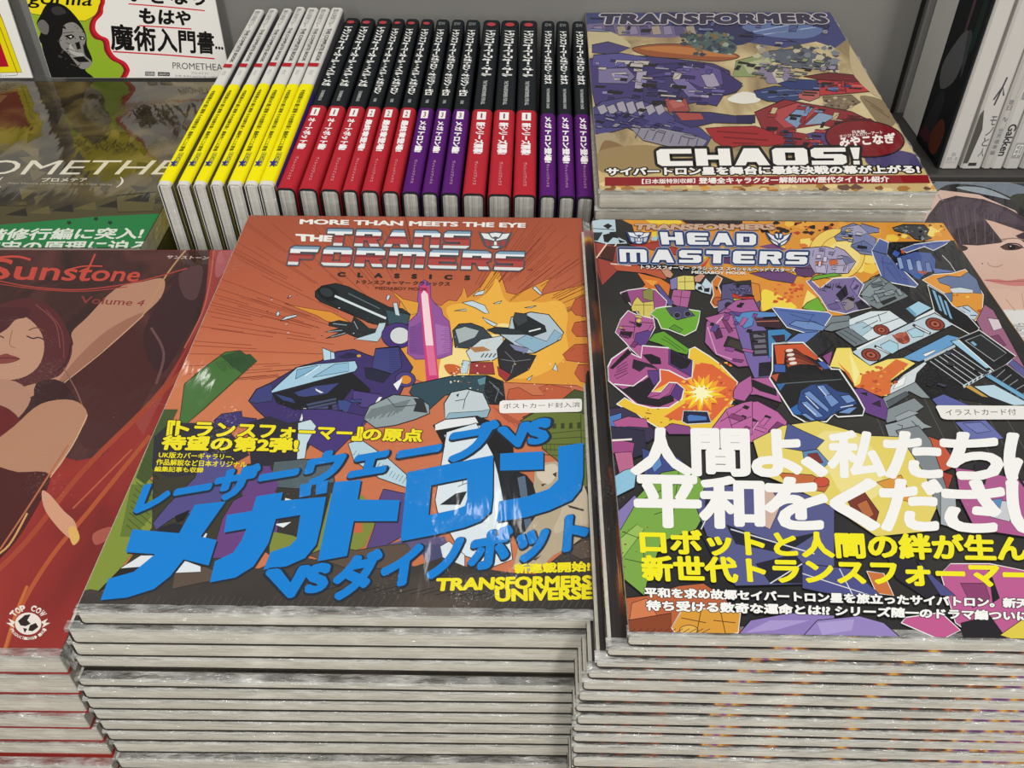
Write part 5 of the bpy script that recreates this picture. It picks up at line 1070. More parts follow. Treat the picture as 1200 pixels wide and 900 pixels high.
    p.poly(g(300, 820, 340, 750, 470, 740, 580, 760, 570, 840, 440, 870, 330, 860), '#d79a38', 1.2, W); p.lines([g(340, 780, 440, 800), g(420, 750, 400, 850), g(470, 790, 560, 800), g(500, 760, 520, 850)], 1, '#5d3a14'); p.poly(ell(*g(370, 830)[0], 11, 6, 16), '#e3b150', .8)
    p.poly(g(560, 860, 620, 790, 780, 760, 960, 770, 960, 900, 560, 900), '#8d7aba', 1); p.poly(g(600, 840, 700, 790, 860, 790, 720, 830), '#a897d0'); p.poly(h(-40, 900, 60, 790, 230, 772, 330, 800, 420, 880, 400, 910), '#9583c2', 1); p.poly(h(60, 800, 210, 785, 200, 830, 80, 850), '#a99bd2')
    p.poly(h(400, 800, 420, 778, 560, 758, 640, 830, 560, 870), '#c05a90', 1.2, W); p.poly(h(640, 800, 760, 770, 840, 880, 660, 900), '#1f1c22'); p.poly(h(800, 850, 900, 780, 960, 800, 960, 900), '#ddca4a', .8)
    for k in range(16): p.line([(700 + 7 * k, 752), (712 + 8 * k, 738)], .7, '#3a2a24')
    # ---------------- lettering
    p.sheet('title_lettering'); navy = '#27386a'
    p.text('TRANSFORMERS', [(745, 264), (906, 264), (907, 270), (743, 270)], '#c9a890', 0.06, 0.04, '#5d2430')
    tw = [(0, 1, '#e9edf2')]
    p.blocks('HEAD', [(773, 273), (886, 275.2), (885.5, 288.5), (775.5, 287.5)], tw, .2, 3.0, '#8ea0c0'); p.z += STEP
    p.blocks('HEAD', [(773, 273), (886, 275.2), (885.5, 288.5), (775.5, 287.5)], tw, .2, 2.2, navy)
    p.blocks('MASTERS', [(725.5, 293), (947, 296.5), (945, 311), (726.5, 308)], tw, .22, 3.0, '#8ea0c0', {'M': 1.2})
    p.blocks('MASTERS', [(725.5, 293), (947, 296.5), (945, 311), (726.5, 308)], tw, .22, 2.2, navy, {'M': 1.2})
    p.text('トランスフォーマー クラシックス スペシャル:ヘッドマスターズ', [(751.5, 311.8), (931.7, 315.5), (931.5, 320), (751, 316.5)], '#f2f0ee', 0.035, 0.06, '#1c1a1e')
    p.text('MEDIABOY MOOK', [(810.7, 318.7), (874, 319.8), (874, 322.8), (810.5, 321.7)], '#e6e2de', 0.04)
    p.sheet('shield_emblem'); crest_shield(p, a(300, 152, 478, 156, 470, 246, 310, 246), navy, '#e6ebf0', '#bcc8dc')
    p.sheet('winged_emblem'); crest_wing(p, b(325, 160, 505, 165, 505, 262, 335, 258), navy, '#e6ebf0')
    p.sheet('headline_lettering'); wt = '#f4f5f3'
    p.chars([('人', 740, 808), ('間', 812, 875), ('よ', 882, 936), ('、', 941, 966, .02, .38), ('私', 971, 1034), ('た', 1037, 1100), ('ち', 1104, 1171), ('に', 1178, 1246)], ((740, 504), (1200, 511)), ((740, 556), (1200, 562)), wt, 0.042)
    p.chars([('平', 745, 818), ('和', 821, 892), ('を', 897, 966), ('く', 975, 1026), ('だ', 1032, 1101), ('さ', 1106, 1173), ('い', 1181, 1250)], ((744, 560), (1200, 567)), ((744, 617), (1200, 624)), wt, 0.042)
    p.sheet('blurb_lettering'); ye = '#f2ea1c'
    p.text('ロボットと人間の絆が生んだ', [(750, 621.5), (1238, 631), (1241, 659), (752, 650)], ye, 0.047)
    p.text('新世代トランスフォーマー', [(752, 653), (1206, 661), (1209, 690), (754, 681)], ye, 0.047)
    p.text('平和を求め故郷セイバートロン星を旅立ったサイバトロン。新天', [(755, 690), (1205, 703), (1205, 714), (756, 701)], wt, 0.05, 0.05, '#222226')
    p.text('待ち受ける数奇な運命とは!? シリーズ随一のドラマ編ついに', [(757.5, 705), (1204, 718), (1204, 729), (757.5, 716.5)], wt, 0.05, 0.05, '#222226')
    p.sheet('sticker')
    p.poly(f(508, 690, 512, 680, 530, 676, 1190, 680, 1215, 690, 1240, 770, 1220, 786, 600, 787, 565, 782, 548, 770), '#ecebe8')
    p.sheet('sticker_lettering@sticker')
    p.text('イラストカード付', f(578, 706, 1132, 702, 1136, 752, 590, 756), '#4a4848', 0.0)
    return p
bk = lying_book('comic_magazine', M_HM, W5, H5, T_HM * .97, cov_hm, page_b, 'purple and black machine battle comic magazine with big white Japanese headline', 'magazine', None, cover_purple(), film=True)
# ---------------------------------------------------------------- the battle cover behind, upper right
def cover_battle():
    p = Pad(M_CH, W5, H5)
    z = zz(660, 0, 2.6667)
    p.poly([(640, 260), (1160, 260), (1000, -10), (660, -10)], mottled('tan_smoke_print', [(0.28, '#7a6a50'), (0.45, '#b09a72'), (0.6, '#d3c193'), (0.78, '#e6dab4')], (34, 20, 20), 4, 0.6))
    p.poly(z(60, 30, 850, 30, 890, 120, 850, 150, 790, 130, 690, 150, 560, 130, 480, 110, 400, 100, 250, 80, 60, 110), '#3f4479')
    p.poly(z(350, 70, 520, 66, 620, 100, 560, 140, 480, 130), '#2e2f5c', r=True); p.poly(z(560, 80, 700, 70, 810, 90, 760, 120, 620, 110), '#6477a8', r=True); p.lines([z(590, 100, 720, 75), z(610, 110, 790, 85), z(650, 105, 740, 92)], 1.1, '#a8bcd8')
    p.poly(z(80, 75, 330, 80, 420, 100, 330, 118, 180, 112, 80, 125), '#75698f', r=True); 
    for k in range(9): p.poly(z(95 + 36 * k, 82, 120 + 36 * k, 80, 128 + 36 * k, 106, 100 + 36 * k, 110), ('#8f84a4', '#5c5480', '#a79a8a')[k % 3], .6, '#332d4a')
    p.poly(z(75, 100, 150, 100, 210, 140, 180, 160, 80, 150), '#c9bb94', r=True); p.poly(z(90, 140, 140, 130, 210, 150, 160, 170, 90, 165), '#4a4378', .7)
    # rust-red blade
    p.poly(z(215, 152, 290, 138, 400, 140, 500, 158, 552, 178, 480, 192, 380, 184, 270, 176), '#9a5530', .8, r=True); p.poly(z(240, 152, 340, 144, 480, 160, 540, 178, 400, 172), '#c07a42', r=True)
    p.poly(z(380, 108, 470, 112, 540, 140, 520, 170, 420, 150), '#4a5f5c', r=True); specks(p, 60, (800, 38, 860, 64), ['#5b6f6a', '#9aa7a0', '#3b4552', '#7c6a4a', '#2f3850'], 3, 8)
    p.poly(z(540, 190, 620, 170, 700, 180, 640, 200, 600, 240, 530, 240), '#8e9a6a', .6); p.poly(z(560, 200, 640, 180, 660, 220, 580, 230), '#b4b890'); p.poly(z(640, 160, 760, 150, 850, 190, 860, 220, 740, 215, 650, 190), '#5d6470', .7); specks(p, 70, (885, 55, 985, 84), ['#7d848c', '#3f4450', '#a89f8c', '#545a66', '#c5bba0'], 3, 8)
    p.poly(z(600, 210, 700, 200, 730, 260, 640, 262), '#8a7f9a', .6); p.poly(z(640, 205, 660, 200, 690, 255, 670, 260), '#c9bfae')
    # purple war machine, left
    p.poly(z(80, 185, 150, 172, 260, 176, 380, 188, 470, 200, 520, 222, 525, 262, 562, 268, 540, 290, 500, 300, 480, 332, 420, 320, 330, 336, 250, 320, 180, 312, 100, 330, 85, 260), '#453a74', 1)
    p.poly(z(95, 172, 180, 166, 262, 180, 250, 212, 140, 214, 90, 205), '#575192', .8); p.poly(z(110, 215, 200, 212, 225, 240, 200, 262, 110, 260), '#7b739c', .8); p.poly(z(150, 228, 195, 225, 205, 245, 160, 252), '#b3abb8', .5)
    p.poly(z(190, 205, 300, 200, 400, 195, 430, 215, 330, 222, 240, 240), '#37306a', .7); p.poly(z(350, 215, 440, 200, 515, 225, 512, 262, 430, 275, 380, 250), '#5f4f8c', .8); p.poly(z(430, 235, 470, 228, 490, 268, 450, 276), '#a49bb4', .6)
    p.poly(z(230, 225, 262, 222, 250, 275, 222, 280), '#a9a2b8', .6); p.poly(z(250, 245, 340, 238, 420, 290, 330, 330, 250, 320), '#3c3569', .7); p.poly(z(340, 250, 380, 245, 440, 300, 400, 312), '#7a6ea2', .6)
    for k in range(5): p.poly(z(160 + 22 * k, 190, 175 + 22 * k, 189, 177 + 22 * k, 206, 162 + 22 * k, 207), '#9189b4', .5)
    p.poly(z(490, 215, 560, 262, 545, 285, 490, 300, 500, 262), '#3b3168', .7)
    p.poly(z(316, 312, 345, 296, 384, 310, 396, 345, 370, 362, 330, 350), '#9c4a48', .8); p.poly(z(330, 318, 360, 305, 380, 330, 345, 340), '#b5625a')
    greeble(p, z(85, 185, 260, 176, 470, 200, 525, 262, 500, 300, 480, 332, 330, 336, 180, 312, 100, 330), 70, ['#6a62a4', '#332c60', '#8d86b8', '#a9a0b8', '#524a8c', '#c2b8b4'], 6, .15, .5, .3, 21)
    greeble(p, z(60, 30, 850, 30, 890, 120, 690, 150, 400, 100, 60, 110), 40, ['#565c94', '#2f3266', '#7a86b4', '#9a94a8'], 6, .1, .4, .25, 22)
    # ribbed hose
    p.poly(z(85, 345, 120, 318, 200, 305, 265, 322, 310, 340, 350, 370, 430, 402, 462, 432, 440, 470, 360, 470, 280, 440, 200, 400, 130, 420, 95, 420), '#4a4680', .9)
    for k in range(7): p.poly(z(105 + 30 * k, 335 - (12 if 1 < k < 5 else 0), 128 + 30 * k, 322 - (6 if 1 < k < 5 else -4), 140 + 30 * k, 348, 118 + 30 * k, 362), '#a59fae', .7)
    p.poly(z(210, 400, 300, 400, 400, 420, 450, 440, 430, 468, 340, 462, 250, 440), '#8e8a9a', .8)
    for k in range(8): p.line(z(240 + 26 * k, 404 + 4 * k, 225 + 27 * k, 432 + 4 * k), 1.1, '#4b4668')
    p.poly(z(90, 360, 190, 355, 270, 380, 240, 400, 130, 400), '#39356c', .7); p.poly(z(340, 350, 460, 352, 600, 372, 590, 388, 470, 385, 400, 400, 350, 380), '#3b3466', .8); p.poly(z(350, 352, 430, 355, 440, 375, 370, 378), '#a54a44', .5); p.poly(z(540, 362, 600, 360, 600, 385, 545, 388), '#2b2550', .5)
    p.poly(z(100, 425, 160, 420, 170, 480, 120, 500, 100, 470), '#a99a7a', r=True); p.poly(z(130, 440, 200, 470, 160, 520, 110, 510), '#8a6c48', r=True)
    # white flash and red machine, right
    p.poly(z(512, 312, 560, 288, 610, 298, 612, 318, 560, 326), '#e6e4da', r=True)
    p.poly(z(595, 285, 660, 270, 740, 275, 750, 310, 700, 322, 640, 318, 605, 305), '#33406f', .8); p.poly(z(670, 262, 720, 248, 800, 252, 800, 282, 720, 286), '#2c3a70', .8); p.lines([z(620, 290, 720, 280), z(640, 305, 740, 298)], .9, '#7f8cb8')
    p.poly(z(750, 240, 830, 228, 920, 236, 970, 262, 880, 262, 800, 250), '#6d1f26', .8); p.poly(z(795, 250, 880, 256, 968, 264, 972, 286, 880, 294, 802, 300), '#b5343a', .9); p.line(z(880, 258, 884, 294), 1, '#4f1418'); p.line(z(800, 264, 966, 272), .9, '#d6807a')
    p.poly(z(735, 282, 800, 285, 802, 305, 770, 318, 735, 308), '#b3605a', .7); p.poly(z(810, 304, 900, 298, 930, 320, 880, 345, 820, 335), '#7c6a54', .7); specks(p, 24, (965, 115, 1003, 127), ['#b8a98a', '#4a3a30', '#8d7c66'], 2, 4)
    p.poly(z(598, 352, 690, 312, 790, 330, 900, 350, 975, 385, 960, 405, 870, 400, 800, 470, 720, 482, 680, 440, 620, 400), '#8b2a31', 1)
    p.poly(z(640, 352, 730, 322, 800, 340, 740, 395, 690, 402), '#b0464a', .7); p.poly(z(690, 375, 745, 328, 782, 338, 730, 402), '#7d97bb', .7); p.poly(z(752, 392, 800, 352, 850, 365, 810, 388), '#8ba0bb', .7); p.poly(z(700, 408, 800, 392, 840, 400, 760, 420), '#d8cfa8', .5)
    p.poly(z(760, 420, 850, 400, 850, 450, 790, 470), '#54407a', .7); p.poly(z(850, 375, 960, 372, 1000, 400, 880, 405), '#6b2028', .7); p.poly(z(680, 410, 715, 405, 720, 455, 690, 460), '#3d4170', .6)
    p.poly(z(444, 402, 500, 398, 600, 395, 690, 428, 700, 450, 640, 458, 560, 455, 510, 466, 470, 440), '#a0262c', .7, '#5c1417'); p.lines([z(480, 412, 610, 420), z(500, 430, 640, 440), z(530, 448, 600, 450)], 1.6, '#6e161b')
    p.poly(z(930, 300, 1010, 320, 1040, 380, 1000, 400, 950, 340), '#8c7a5e', r=True); p.poly(z(900, 120, 940, 200, 1000, 300, 960, 290, 900, 220), '#c3b08a', r=True); p.lines([z(940, 310, 1000, 350), z(960, 330, 1020, 370)], .9, '#5d4c38')
    p.poly(z(110, 500, 200, 480, 280, 520, 1160, 500, 1190, 620, 100, 620), '#cbb27c', r=False); 
    specks(p, 60, (706, 216, 1100, 226), ['#8a5a30', '#d89a4a', '#6b4a3e', '#e6cf92', '#a8763c'], 4, 11, .5)
    p.poly(z(120, 470, 300, 460, 300, 540, 120, 540), '#9c845a', r=True); p.poly(z(960, 470, 1090, 480, 1120, 530, 960, 520), '#4b4470', r=True)
    greeble(p, z(598, 352, 690, 312, 790, 330, 900, 350, 975, 385, 870, 400, 800, 470, 720, 482, 620, 400), 34, ['#b0464a', '#6b2028', '#7d97bb', '#c9b48c', '#952e36'], 5, .2, .5, .3, 23)
    greeble(p, z(595, 285, 740, 275, 830, 228, 970, 262, 972, 286, 802, 300, 700, 322), 24, ['#3f4f86', '#b5343a', '#8a2a30', '#6a7ab0'], 5, .1, .45, .3, 24)
    greeble(p, z(540, 190, 700, 180, 860, 190, 860, 220, 730, 260, 530, 240), 30, ['#8e9a6a', '#6d7480', '#b4b090', '#9a8fa6', '#4d5464'], 5, .3, .45, .3, 25)
    greeble(p, z(85, 345, 265, 322, 462, 432, 360, 470, 200, 400, 95, 420), 26, ['#5f5a92', '#8a8498', '#37326a'], 5, .5, .45, .3, 26)
    # round red badge
    p.poly(ell(*z(942, 436)[0], 47, 22, 30, .08), '#1f1418'); p.poly(ell(*z(942, 435)[0], 45.3, 20.6, 30, .08), '#7d1f26'); 
    p.sheet('title_lettering')
    p.text('TRANSFORMERS', [(706, 17.5), (966, 17), (969, 27.5), (703, 28.5)], '#33304a', 0.07, 0.05, '#cfc8cc', space=1.1)
    p.sheet('headline_lettering')
    p.blocks('CHAOS!', z(290, 468, 930, 463, 936, 516, 296, 521), [(0, 1, '#f6f4f0')], .1, 3.4, '#1a1718', {'!': .35})
    p.text('サイバートロン星を舞台に最終決戦の幕が上がる!', z(136, 527, 1108, 519, 1114, 543, 136, 550), '#f6f4f0', 0.05, 0.13, '#17141a')
    p.sheet('badge_lettering')
    p.text('日本版', z(902, 410, 942, 408, 944, 417, 904, 419), '#efe3df', .03); p.text('オリジナルカバーアート', z(862, 424, 996, 410, 998, 420, 864, 434), '#efe3df', .03); p.text('みやこなぎ', z(862, 432, 1034, 418, 1038, 448, 866, 460), '#f6eeea', .05)
    p.sheet('red_strip')
    p.poly(z(130, 556, 1138, 549, 1146, 574, 130, 583), '#8d1d24', ); p.sheet('strip_lettering@red_strip'); p.text('【日本版特別収録】', z(246, 562, 412, 560, 412, 574, 246, 577), '#f1e8e4', .03); p.text('登場全キャラクター解説/IDW歴代タイトル紹介', z(424, 558, 1016, 553, 1018, 571, 424, 576), '#f4ece8', .04)
    return p
bk = lying_book('comic_book', M_CH, W5, H5, T_CH * .97, cov_ch, page_c, 'thick battle comic with purple machine, red machine and round maroon badge', 'book', None, cover_battle(), film=True)
film_edge(bk, W5 / 2 - 0.0004, W5 / 2 + 0.0045, -H5 / 2, H5 / 2, T_CH * .9, T_CH * .5, 7.0)
# ---------------------------------------------------------------- the dark red painted cover, lower left
def arc_text(p, word, cx, cy, rx, ry, a0, a1, hgt, c, flip=False, bold=.04):
    n = len(word)
    for i, ch in enumerate(word):
        if ch == ' ': continue
        a = math.radians(a0 + (a1 - a0) * (i + .5) / n); da = math.radians((a1 - a0) / n) * .40
        def P(ang, k): return (cx + (rx + k) * math.cos(ang), cy - (ry + k * ry / rx) * math.sin(ang))
        q = [P(a - da, hgt), P(a + da, hgt), P(a + da, 0), P(a - da, 0)] if not flip else [P(a - da, 0), P(a + da, 0), P(a + da, hgt), P(a - da, hgt)]
        p.text(ch, q, c, bold)
def cover_red():
    p = Pad(M_SU, WS, HS)
    s = zz(0, 180, 3.3333); t = zz(0, 420, 1.875)
    p.poly([(-620, 790), (120, 790), (300, 280), (-140, 280)], mottled('deep_red_painting', [(0.25, '#5b1f1d'), (0.42, '#8a2825'), (0.6, '#9c322b'), (0.8, '#7c2421')], (16, 10, 10), 4, 0.8))
    br = mottled('dark_umber_painting', [(0.3, '#33201f'), (0.5, '#452827'), (0.7, '#5a3230')], (40, 24, 20), 4, 1.0)
    p.poly(s(-60, 370, 830, 370, 820, 480, 780, 640, 700, 800, 640, 900, 400, 1180, 300, 1200, -60, 1100), br, r=False)
    p.poly(s(820, 370, 950, 370, 800, 640, 700, 820, 560, 1100, 520, 1040, 640, 900, 730, 760, 800, 600), '#9c423c'); p.poly(s(860, 380, 930, 380, 860, 480, 840, 460), '#b06064', r=True); p.line(s(835, 378, 820, 500, 790, 620, 720, 760), 1.6, '#c0645a', r=True)
    p.poly(s(300, 870, 420, 700, 520, 680, 560, 720, 620, 800, 600, 900, 480, 1100, 330, 1150, 290, 1000), '#4a2525', r=True)
    p.poly(s(560, 700, 700, 480, 800, 430, 790, 560, 700, 760, 620, 860), '#3c2226', r=True); p.poly(s(700, 470, 790, 440, 770, 560, 720, 560), '#56393d', r=True); p.line(s(590, 680, 640, 780, 610, 900), 3, '#6a4a4c', r=True)
    # raised arm and the plain figure behind it
    skin, sh = '#b5866f', '#9c6c58'
    p.poly(s(450, 530, 560, 500, 640, 490, 630, 560, 560, 630, 500, 690, 400, 770, 310, 840, 220, 900, 90, 960, 60, 920, 170, 860, 280, 760, 280, 700, 340, 640), skin, r=True)
    p.poly(s(560, 620, 500, 690, 400, 770, 310, 845, 220, 905, 300, 800, 420, 690), sh, r=True); p.line(s(725, 378, 690, 420, 640, 490, 590, 580, 555, 635), 1.8, '#b98f66', r=True); p.line(s(560, 632, 400, 775, 250, 895), 1.1, '#cfa284', r=True)
    p.poly(s(-60, 640, 30, 580, 120, 565, 200, 600, 250, 660, 280, 740, 275, 800, 240, 860, 200, 880, 130, 900, -60, 920), '#57282b', r=True)
    p.poly(s(-60, 660, 20, 630, 80, 630, 130, 660, 165, 710, 172, 770, 150, 830, 100, 870, 30, 885, -60, 880), '#bd9079', r=True)
    p.poly(s(-60, 620, 50, 600, 120, 610, 100, 640, 60, 650, 20, 690, -60, 720), '#4c2226', r=True)
    p.line(s(104, 712, 128, 722, 150, 718, 170, 726), 1.5, '#3a2424', r=True); p.line(s(112, 690, 145, 680, 172, 694), 1.2, '#6a3f35', r=True); p.line(s(0, 712, 16, 720), 1.4, '#3a2424'); p.line(s(48, 690, 38, 745, 60, 760), 1, '#96684f', r=True)
    p.poly(s(-20, 798, 20, 782, 40, 786, 78, 802, 40, 818, -10, 820), '#84423c', r=True); p.line(s(-20, 800, 40, 798, 78, 802), .9, '#4a2020')
    p.line(s(180, 610, 240, 690, 250, 800), 1.3, '#7c3c3c', r=True); p.line(s(140, 590, 215, 660, 235, 760), 1, '#8a4a44', r=True); p.line(s(205, 870, 262, 810, 275, 740), 1.6, '#3c1a1e', r=True)
    p.poly(s(-60, 900, 60, 890, 120, 960, 40, 1060, -60, 1080), '#b08470', r=True); p.poly(s(-60, 1000, 20, 990, 90, 1060, 100, 1180, -60, 1200), '#661e20', r=True); p.poly(s(140, 900, 240, 890, 320, 1010, 250, 1060, 150, 1000), '#3a1e20', r=True); p.line(s(250, 840, 300, 930, 330, 1010), 1.4, '#8a5a50', r=True)
    p.poly(t(-40, 210, 30, 150, 90, 100, 160, 92, 192, 122, 170, 170, 120, 250, 60, 268, -40, 270), '#b28368', r=True); p.line(t(192, 124, 160, 190, 110, 262), 1.2, '#d7ae8c', r=True); p.poly(t(-40, 250, 40, 250, 110, 256, 80, 330, 20, 420, -40, 450), '#4b1b1b', r=True)
    p.line(t(150, 190, 60, 330, 0, 420), 2, '#b36a4a', r=True); p.line(t(60, 340, 20, 410, -20, 440), 2.4, '#d19a62', r=True)
    # trails of light
    p.line(t(410, 20, 300, 130, 180, 250, 60, 400, -30, 490), 6, '#a3432c', r=True); p.line(t(330, 170, 200, 330, 110, 440, 40, 560, 0, 680), 5, '#b25330', r=True); p.line(t(60, 500, 35, 560, 10, 640), 3.5, '#c06a38', r=True); p.line(t(290, 200, 160, 330), 2, '#b75a3c', r=True)
    p.poly(t(92, 292, 110, 300, 140, 335, 165, 360, 170, 400, 140, 385, 100, 335), '#cf9a7c', r=True); p.poly(t(150, 375, 165, 370, 175, 395, 160, 410), '#dcae62', r=True); p.poly(t(205, 385, 245, 370, 240, 395, 210, 410), '#ad5a4c', r=True)
    for k in range(24): p.line([(235 + random.uniform(-40, 20), 330 + random.uniform(0, 110))] * 1 + [(236 + random.uniform(-40, 20), 338 + random.uniform(0, 110))], .4, '#5a3434') if False else None
    p.sheet('title_lettering'); rd = '#c2493d'
    p.text('Sunstone', s(-36, 408, 560, 446, 536, 500, -60, 490), rd, 0.015)
    p.line(s(-40, 410, 60, 402, 120, 415), 2.6, rd, r=True); p.line(s(372, 392, 350, 440, 320, 498), 2.2, rd, r=True); p.line(s(270, 452, 330, 440, 400, 440), 1.6, rd, r=True)
    p.line(s(-30, 492, 120, 520, 300, 532, 480, 512, 620, 480, 730, 448), 1.4, '#a8433b', r=True); p.line(s(-30, 505, 150, 530, 330, 538, 500, 520), 1, '#a8433b', r=True)
    p.text('Volume 4', s(318, 556, 570, 572, 556, 596, 312, 584), '#8a3a34', 0.01)
    p.text('サンストーン', s(655, 398, 818, 402, 812, 414, 650, 410), '#cdb9ae', 0.03)
    p.sheet('publisher_mark'); x, y = t(62, 583)[0]; wh = '#e6ded6'
    p.poly(ell(x, y, 15.5, 13, 24), wh); p.poly([(x - 12, y - 3), (x - 4, y - 10), (x + 3, y - 11), (x - 1, y - 4), (x + 3, y), (x - 3, y + 3), (x - 9, y + 2)], '#26191a'); p.poly([(x + 2, y + 2), (x + 9, y - 1), (x + 12, y + 4), (x + 5, y + 9), (x, y + 8)], '#26191a'); p.poly([(x - 6, y + 5), (x - 1, y + 6), (x - 4, y + 11)], '#26191a')
    for sg in (-1, 1): p.poly([(x + sg * 15, y - 2), (x + sg * 23, y - 6), (x + sg * 20, y - 1), (x + sg * 26, y - 1), (x + sg * 16, y + 5), (x + sg * 18, y + 1)], wh)
    arc_text(p, 'TOP COW', x, y, 18, 15.5, 150, 30, 7.5, wh); arc_text(p, 'PRODUCTIONS, INC.', x, y, 19, 16, 200, 340, 3.6, wh, True, .03)
    return p
bk = lying_book('comic_book', M_SU, WS, HS, T_SU * .97, cov_su, page_c, 'dark red comic with a raised arm and red script title, in glossy film', 'book', None, cover_red(), film=True)
film_edge(bk, WS / 2 - 0.0004, WS / 2 + 0.0030, -HS / 2, HS / 2, T_SU * .9, T_SU * .3, 11.0)
# ---------------------------------------------------------------- dark gold and green comic at the back left
def cover_gold():
    p = Pad(M_PR, WP, HP)
    s = zz(0, 180, 3.3333)
    p.poly([(-200, 300), (260, 300), (260, 80), (-200, 80)], mottled('dark_olive_gold_print', [(0.3, '#262019'), (0.48, '#3c3526'), (0.6, '#5c5030'), (0.75, '#6f6340')], (26, 26, 20), 3, 0.8))
    rr = random.Random(5)
    for k in range(34):
        x, y, q = rr.uniform(-60, 210), rr.uniform(104, 250), rr.uniform(8, 26)
        p.poly([(x, y), (x + q, y + rr.uniform(-6, 6)), (x + q * rr.uniform(-.2, 1), y + q * .7)], rr.choice(['#2a241b', '#5f5536', '#332c20', '#6a5e3a', '#43391f']))
    p.poly(s(-40, 205, 180, 210, 250, 225, 455, 160, 640, 130, 640, 235, 380, 246, -40, 280), '#4e472b')
    for k in range(7): p.poly(s(20 + 90 * k, 240 - 8 * k, 100 + 90 * k, 212 - 8 * k, 108 + 90 * k, 245 - 8 * k), ('#24211a', '#615833')[k % 2])
    p.poly(s(455, 165, 610, 150, 600, 225, 460, 228), '#5c5432', .7); p.poly(s(480, 185, 590, 150, 580, 190), '#23201a')
    p.sheet('title_lettering')
    p.text('PROMETHEA', s(-262, 26, 860, 26, 800, 82, -300, 82), '#d9d4c3', 0.0)
    p.text('プロメテア', s(165, 95, 342, 95, 338, 109, 160, 110), '#d9d4c3', 0.02); p.text('(', s(-6, 92, 14, 92, 4, 132, -16, 132), '#d9d4c3'); p.text(')', s(468, 92, 490, 92, 474, 132, 452, 132), '#d9d4c3')
    p.text('Alan Moore J.H.Williams III & Mick Gray', s(30, 112, 440, 118, 438, 126, 28, 120), '#a9a38e', 0.0)
    p.sheet('green_band')
    p.poly(s(-700, 330, -40, 282, 380, 246, 640, 234, 690, 232, 600, 420, -700, 420), ink('#1f7d43'))
    for q in (s(375, 255, 400, 280), s(270, 270, 290, 285), s(430, 270, 445, 282)): p.poly(star(q[0][0], q[0][1], 4, 1.8, 5, .3, .8, 0), '#1c2a20')
    p.sheet('band_lettering@green_band')
    p.text('魔術階修行編に突入!', s(-230, 296, 566, 290, 548, 332, -250, 340), '#dfe6dc', 0.03)
    p.text('この宇宙の原理に迫る', s(-230, 344, 585, 340, 570, 384, -250, 388), '#dfe6dc', 0.03)
    return p
bk = lying_book('comic_book', M_PR, WP, HP, 0.0150, matte('dark_olive_case', '#2f2b20', 0.4), page_c, 'dark gold comic with white serif title and green paper band', 'book', None, cover_gold())
